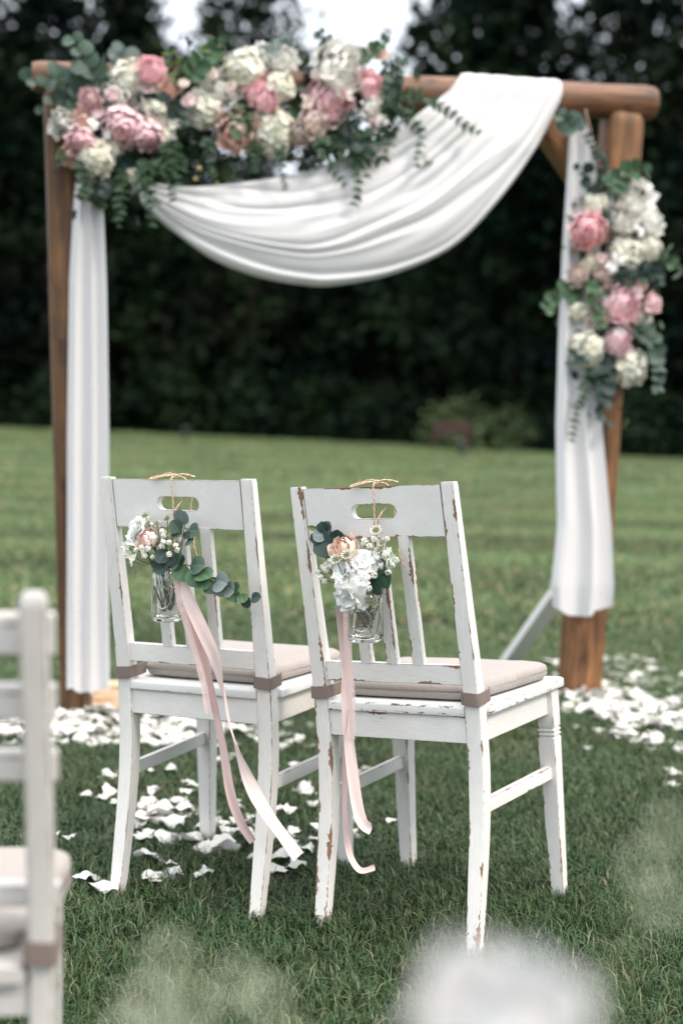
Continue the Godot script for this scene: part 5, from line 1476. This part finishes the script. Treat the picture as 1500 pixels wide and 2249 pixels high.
	for q in [[Vector3(0.031, 0.789, 0.05), Vector3(0.1, 0.9, 0.3), 0.034, "euc_pale"], [Vector3(0.044, 0.777, 0.05), Vector3(0.95, 0.1, 0.3), 0.032, "euc"], [Vector3(0.030, 0.776, 0.055), Vector3(-0.5, 0.8, 0.4), 0.028, "euc"], [Vector3(0.043, 0.757, 0.055), Vector3(0.9, 0.1, 0.5), 0.022, "euc"], [Vector3(0.038, 0.765, 0.055), Vector3(0.8, 0.5, 0.2), 0.018, "euc_dark"], [Vector3(0.030, 0.770, 0.05), Vector3(-0.9, 0.5, 0.3), 0.026, "euc"]]:
		leaf(bl, q[3], q[0], q[1], Vector3(0.1, 0.5, 0.9), q[2])
	var dl := thing("dark_eucalyptus_stem", "dark round eucalyptus leaves at the rim of the left jar", "eucalyptus", xl)
	stem_to(dl, Vector3(0.008, 0.735, 0.05), in_jar(footL), 0.0012)
	for q in [[Vector3(0.0, 0.742, 0.06), Vector3(-0.2, -0.9, 0.5)], [Vector3(0.018, 0.738, 0.06), Vector3(0.2, -1, 0.4)], [Vector3(0.003, 0.722, 0.062), Vector3(-0.5, -0.6, 0.4)], [Vector3(0.022, 0.722, 0.06), Vector3(0.6, -0.3, 0.4)], [Vector3(-0.01, 0.718, 0.06), Vector3(0.3, -0.5, 0.5)]]:
		leaf(dl, "euc_dark", q[0], q[1], Vector3(rng.randf_range(-0.3, 0.3), 0.4, 1), 0.034)
	var ls := thing("eucalyptus_sprig", "long arching eucalyptus sprig reaching right from the left jar", "eucalyptus", xl)
	var sp := spline([Vector3(0.010, 0.705, 0.055), Vector3(0.045, 0.713, 0.062), Vector3(0.077, 0.703, 0.066), Vector3(0.103, 0.688, 0.068), Vector3(0.13, 0.677, 0.066), Vector3(0.158, 0.664, 0.062), Vector3(0.186, 0.654, 0.06), Vector3(0.202, 0.650, 0.06)], 20)
	var sm2 := MB.new()
	var sr2 := []
	for k in 21: sr2.append(lerp(0.0015, 0.0006, k / 20.0))
	sm2.tube(sp, sr2, 6, Color(0.16, 0.17, 0.09))
	obj("stem", sm2, M.stem, ls)
	for q in [[Vector3(0.03, 0.712, 0.064), Vector3(0.5, 0.5, 0.5), 0.038, "euc_green"], [Vector3(0.05, 0.712, 0.068), Vector3(-0.35, -0.8, 0.4), 0.036, "euc_green"], [Vector3(0.058, 0.71, 0.066), Vector3(0.9, 0.15, 0.3), 0.038, "euc"], [Vector3(0.06, 0.708, 0.06), Vector3(0.3, -0.5, 0.1), 0.034, "euc_green"], [Vector3(0.083, 0.702, 0.07), Vector3(-0.5, -0.9, 0.4), 0.036, "euc_green"], [Vector3(0.080, 0.700, 0.068), Vector3(0.75, -0.25, 0.4), 0.038, "euc_green"], [Vector3(0.09, 0.692, 0.072), Vector3(0.15, -0.8, 0.4), 0.03, "euc_green"], [Vector3(0.10, 0.69, 0.066), Vector3(0.45, -0.85, 0.3), 0.036, "euc"],
		[Vector3(0.112, 0.684, 0.066), Vector3(0.95, -0.1, 0.35), 0.042, "euc_pale"], [Vector3(0.136, 0.674, 0.066), Vector3(0.9, -0.3, 0.4), 0.032, "euc_pale"], [Vector3(0.122, 0.68, 0.066), Vector3(0.35, -0.85, 0.2), 0.028, "euc_pale"], [Vector3(0.152, 0.667, 0.064), Vector3(0.3, -0.9, 0.3), 0.026, "euc_green"], [Vector3(0.150, 0.668, 0.064), Vector3(0.8, 0.3, 0.3), 0.024, "euc_green"], [Vector3(0.168, 0.661, 0.063), Vector3(0.5, -0.7, 0.4), 0.022, "euc_green"], [Vector3(0.180, 0.656, 0.062), Vector3(0.1, -0.95, 0.3), 0.022, "euc_dark"], [Vector3(0.19, 0.653, 0.062), Vector3(0.95, 0.2, 0.2), 0.022, "euc_dark"]]:
		leaf(ls, q[3], q[0], q[1], Vector3(rng.randf_range(-0.25, 0.35), rng.randf_range(0.1, 0.6), 1.0), q[2])
	ribbon("satin_ribbon", "pale pink satin ribbon falling from the left jar across the rear leg", xl, [Vector3(0.030, 0.70, 0.062), Vector3(0.058, 0.637, 0.066), Vector3(0.084, 0.58, 0.06), Vector3(0.106, 0.528, 0.052), Vector3(0.123, 0.467, 0.050), Vector3(0.147, 0.38, 0.056), Vector3(0.192, 0.286, 0.065), Vector3(0.235, 0.224, 0.066), Vector3(0.287, 0.162, 0.06)], 0.026, M.satin_pink, -0.7, 0.3, 0.95, 1.0)
	ribbon("satin_ribbon", "dusky pink satin ribbon behind the pale one on the left chair", xl, [Vector3(0.026, 0.70, 0.056), Vector3(0.045, 0.632, 0.054), Vector3(0.063, 0.57, 0.048), Vector3(0.081, 0.50, 0.042), Vector3(0.099, 0.429, 0.040), Vector3(0.115, 0.359, 0.042), Vector3(0.134, 0.271, 0.048), Vector3(0.159, 0.215, 0.052), Vector3(0.186, 0.178, 0.05)], 0.022, M.satin_mauve, 0.25, -0.4, 0.3, 1.0)
	ribbon("lace_ribbon", "narrow lace ribbon beside the satin ribbons of the left chair", xl, [Vector3(0.024, 0.705, 0.066), Vector3(0.036, 0.641, 0.066), Vector3(0.052, 0.579, 0.060), Vector3(0.066, 0.526, 0.054), Vector3(0.080, 0.473, 0.052), Vector3(0.090, 0.42, 0.052)], 0.021, M.lace, 0.3, -0.2, 0.2, 14.0)

	# right jar with its flowers
	var footR := Vector3(-0.010, 0.602, 0.044)
	jar("plain glass jar hanging on the right chair", xr * Transform3D(Basis(Vector3.BACK, -0.05), Vector3(-0.014, 0.586, 0.043)), 0.0345, 0.105, 0.060, 0.0)
	twine("jute twine with a bow on the top of the right chair", xr, Vector3(0.012, 0.8805, 0.018), Vector3(-0.006, 0.688, 0.03), 1.0)
	jar_rose("peach rose in the jar on the right chair", xr, Vector3(-0.040, 0.766, 0.064), Vector3(-0.15, 0.65, 1.0), 0.029, Color(0.87, 0.61, 0.51), Color(0.89, 0.74, 0.65), footR)
	white_bloom("white bloom in the middle of the right jar's bunch", xr, Vector3(-0.039, 0.719, 0.075), Vector3(-0.3, 0.1, 1.0), 0.031, footR)
	white_bloom("white bloom right of the middle one, under the twine of the right chair", xr, Vector3(0.000, 0.737, 0.070), Vector3(0.2, 0.5, 1.0), 0.031, footR, 10)
	white_bloom("large lowest white bloom hanging over the rim of the right jar", xr, Vector3(-0.019, 0.674, 0.092), Vector3(-0.1, -0.5, 1.0), 0.036, footR)
	white_bloom("small white bloom between the middle and lowest blooms of the right jar", xr, Vector3(0.006, 0.704, 0.082), Vector3(0.4, 0.0, 1.0), 0.020, footR, 8)
	var rl := ["astrantia topmost by the twine of the right chair", "astrantia at the lower edge of the peach rose", "astrantia right of the one under the peach rose", "astrantia right of the twine on the right chair", "upper right astrantia of the right jar", "spiky astrantia hanging inside the rim of the right jar"]
	var ra := [Vector3(0.024, 0.795, 0.05), Vector3(-0.044, 0.744, 0.086), Vector3(-0.021, 0.752, 0.084), Vector3(0.037, 0.760, 0.06), Vector3(0.040, 0.773, 0.055), Vector3(0.021, 0.668, 0.075)]
	for k in 6: astrantia(rl[k], xr, ra[k], Vector3(rng.randf_range(-0.3, 0.3), 0.7 if k < 5 else -0.6, 0.8), 0.0115 if k != 5 else 0.014, Color(0.66, 0.68, 0.55), footR)
	gypsophila("baby's breath at the left of the right jar's bunch", xr, Vector3(-0.055, 0.700, 0.055), [Vector3(-0.097, 0.72, 0.06), Vector3(-0.089, 0.711, 0.064), Vector3(-0.076, 0.725, 0.066), Vector3(-0.078, 0.733, 0.06), Vector3(-0.083, 0.704, 0.06), Vector3(-0.068, 0.74, 0.064), Vector3(-0.064, 0.732, 0.068), Vector3(-0.089, 0.729, 0.055)], 0.0052, footR)
	gypsophila("baby's breath at the upper right of the right jar's bunch", xr, Vector3(0.018, 0.715, 0.055), [Vector3(0.004, 0.777, 0.056), Vector3(0.022, 0.779, 0.054), Vector3(0.015, 0.767, 0.06), Vector3(0.045, 0.752, 0.062), Vector3(0.059, 0.734, 0.06), Vector3(0.031, 0.746, 0.064), Vector3(0.051, 0.721, 0.064), Vector3(0.027, 0.716, 0.07), Vector3(0.019, 0.694, 0.075), Vector3(0.040, 0.731, 0.066), Vector3(0.063, 0.741, 0.056)], 0.0055, footR)
	more = []
	for k in 14: more.append(Vector3(rng.randf_range(-0.01, 0.06), rng.randf_range(0.72, 0.785), rng.randf_range(0.035, 0.06)))
	gypsophila("tiny buds of baby's breath at the back of the right jar's bunch", xr, Vector3(0.02, 0.715, 0.045), more, 0.0042, footR)
	star_flower("small white star-shaped blossoms at the right of the right jar", xr, [Vector3(0.052, 0.755, 0.058), Vector3(0.060, 0.745, 0.058), Vector3(0.047, 0.742, 0.064)], 0.0105, Vector3(0.02, 0.715, 0.055), footR)
	var el := thing("dark_eucalyptus_stem", "dark green eucalyptus leaves left of the peach rose", "eucalyptus", xr)
	stem_to(el, Vector3(-0.10, 0.79, 0.045), in_jar(footR), 0.0013)
	for q in [[Vector3(-0.060, 0.762, 0.05), Vector3(-0.95, 0.35, 0.25), 0.052, "blade2"], [Vector3(-0.056, 0.768, 0.05), Vector3(0.1, 0.95, 0.2), 0.032, "euc_dark"], [Vector3(-0.066, 0.77, 0.048), Vector3(-0.1, -0.9, 0.3), 0.036, "euc_dark"], [Vector3(-0.085, 0.785, 0.048), Vector3(-0.2, 0.9, 0.3), 0.03, "euc_dark"], [Vector3(-0.085, 0.785, 0.05), Vector3(-0.9, 0.2, 0.4), 0.026, "euc_pale"], [Vector3(-0.088, 0.788, 0.048), Vector3(0.4, 0.8, 0.2), 0.028, "euc"], [Vector3(-0.105, 0.798, 0.045), Vector3(-0.9, 0.25, 0.2), 0.022, "fresh"], [Vector3(-0.095, 0.785, 0.046), Vector3(-0.5, -0.2, 0.3), 0.024, "euc_dark"]]:
		leaf(el, "euc_dark" if q[3] == "blade2" else q[3], q[0], q[1], Vector3(0.05, 0.35, 1.0), q[2])
	var er := thing("dark_leaf_stem", "dark green leaves at the right side of the right jar's rim", "foliage", xr)
	stem_to(er, Vector3(0.045, 0.715, 0.055), in_jar(footR), 0.0012)
	for q in [[Vector3(0.034, 0.725, 0.06), Vector3(0.45, -0.8, 0.3), 0.042], [Vector3(0.02, 0.71, 0.062), Vector3(0.3, -0.9, 0.2), 0.036], [Vector3(0.03, 0.72, 0.058), Vector3(0.6, 0.4, 0.3), 0.034], [Vector3(0.0, 0.715, 0.06), Vector3(-0.3, -0.8, 0.3), 0.036]]:
		leaf(er, "blade", q[0], q[1], Vector3(-0.2, 0.4, 1.0), q[2]).scale *= Vector3(1.7, 1, 1)
	ribbon("satin_ribbon", "long pale pink satin ribbon curling at its end below the right jar", xr, [Vector3(-0.050, 0.70, 0.058), Vector3(-0.057, 0.646, 0.060), Vector3(-0.055, 0.595, 0.058), Vector3(-0.051, 0.526, 0.052), Vector3(-0.056, 0.474, 0.048), Vector3(-0.053, 0.405, 0.052), Vector3(-0.046, 0.336, 0.056), Vector3(-0.038, 0.276, 0.058), Vector3(-0.026, 0.245, 0.06), Vector3(-0.004, 0.238, 0.068)], 0.022, M.satin_pink, 1.1, -0.1, 0.5, 1.0)
	ribbon("lace_ribbon", "lace ribbon hanging straight below the right jar", xr, [Vector3(-0.036, 0.672, 0.062), Vector3(-0.040, 0.595, 0.062), Vector3(-0.042, 0.509, 0.054), Vector3(-0.044, 0.46, 0.052), Vector3(-0.046, 0.40, 0.054)], 0.024, M.lace, 0.1, -0.2, 0.15, 14.0)
	ribbon("satin_ribbon", "thin dusky pink ribbon end looping low under the right chair's jar", xr, [Vector3(-0.050, 0.46, 0.046), Vector3(-0.060, 0.40, 0.05), Vector3(-0.064, 0.335, 0.054), Vector3(-0.066, 0.26, 0.056), Vector3(-0.064, 0.20, 0.056), Vector3(-0.054, 0.172, 0.06), Vector3(-0.033, 0.154, 0.064), Vector3(-0.005, 0.162, 0.06)], 0.012, M.satin_mauve, 0.8, 0.2, 0.6, 1.0)

	# the row in front
	var xf := Transform3D(Basis(Vector3.UP, 0.08), Vector3(-0.4815, 0, -1.386))
	slat_chair("blurred white ladder-back chair at the left edge, nearest of the seats", xf)
	cushion("taupe cushion on the blurred ladder-back chair at the left edge", xf, 0.186, 0.16, 0.4335, 0.035, -0.066, -0.345, Vector3(0.18, 0, -0.045), Vector2(0.0137, 0.0137))
	slat_chair("white ladder-back chair right before the camera that carries the blurred flowers", Transform3D(Basis.IDENTITY.scaled(Vector3.ONE * 0.9), Vector3(0.02, 0, -0.51)))
	front_flowers()
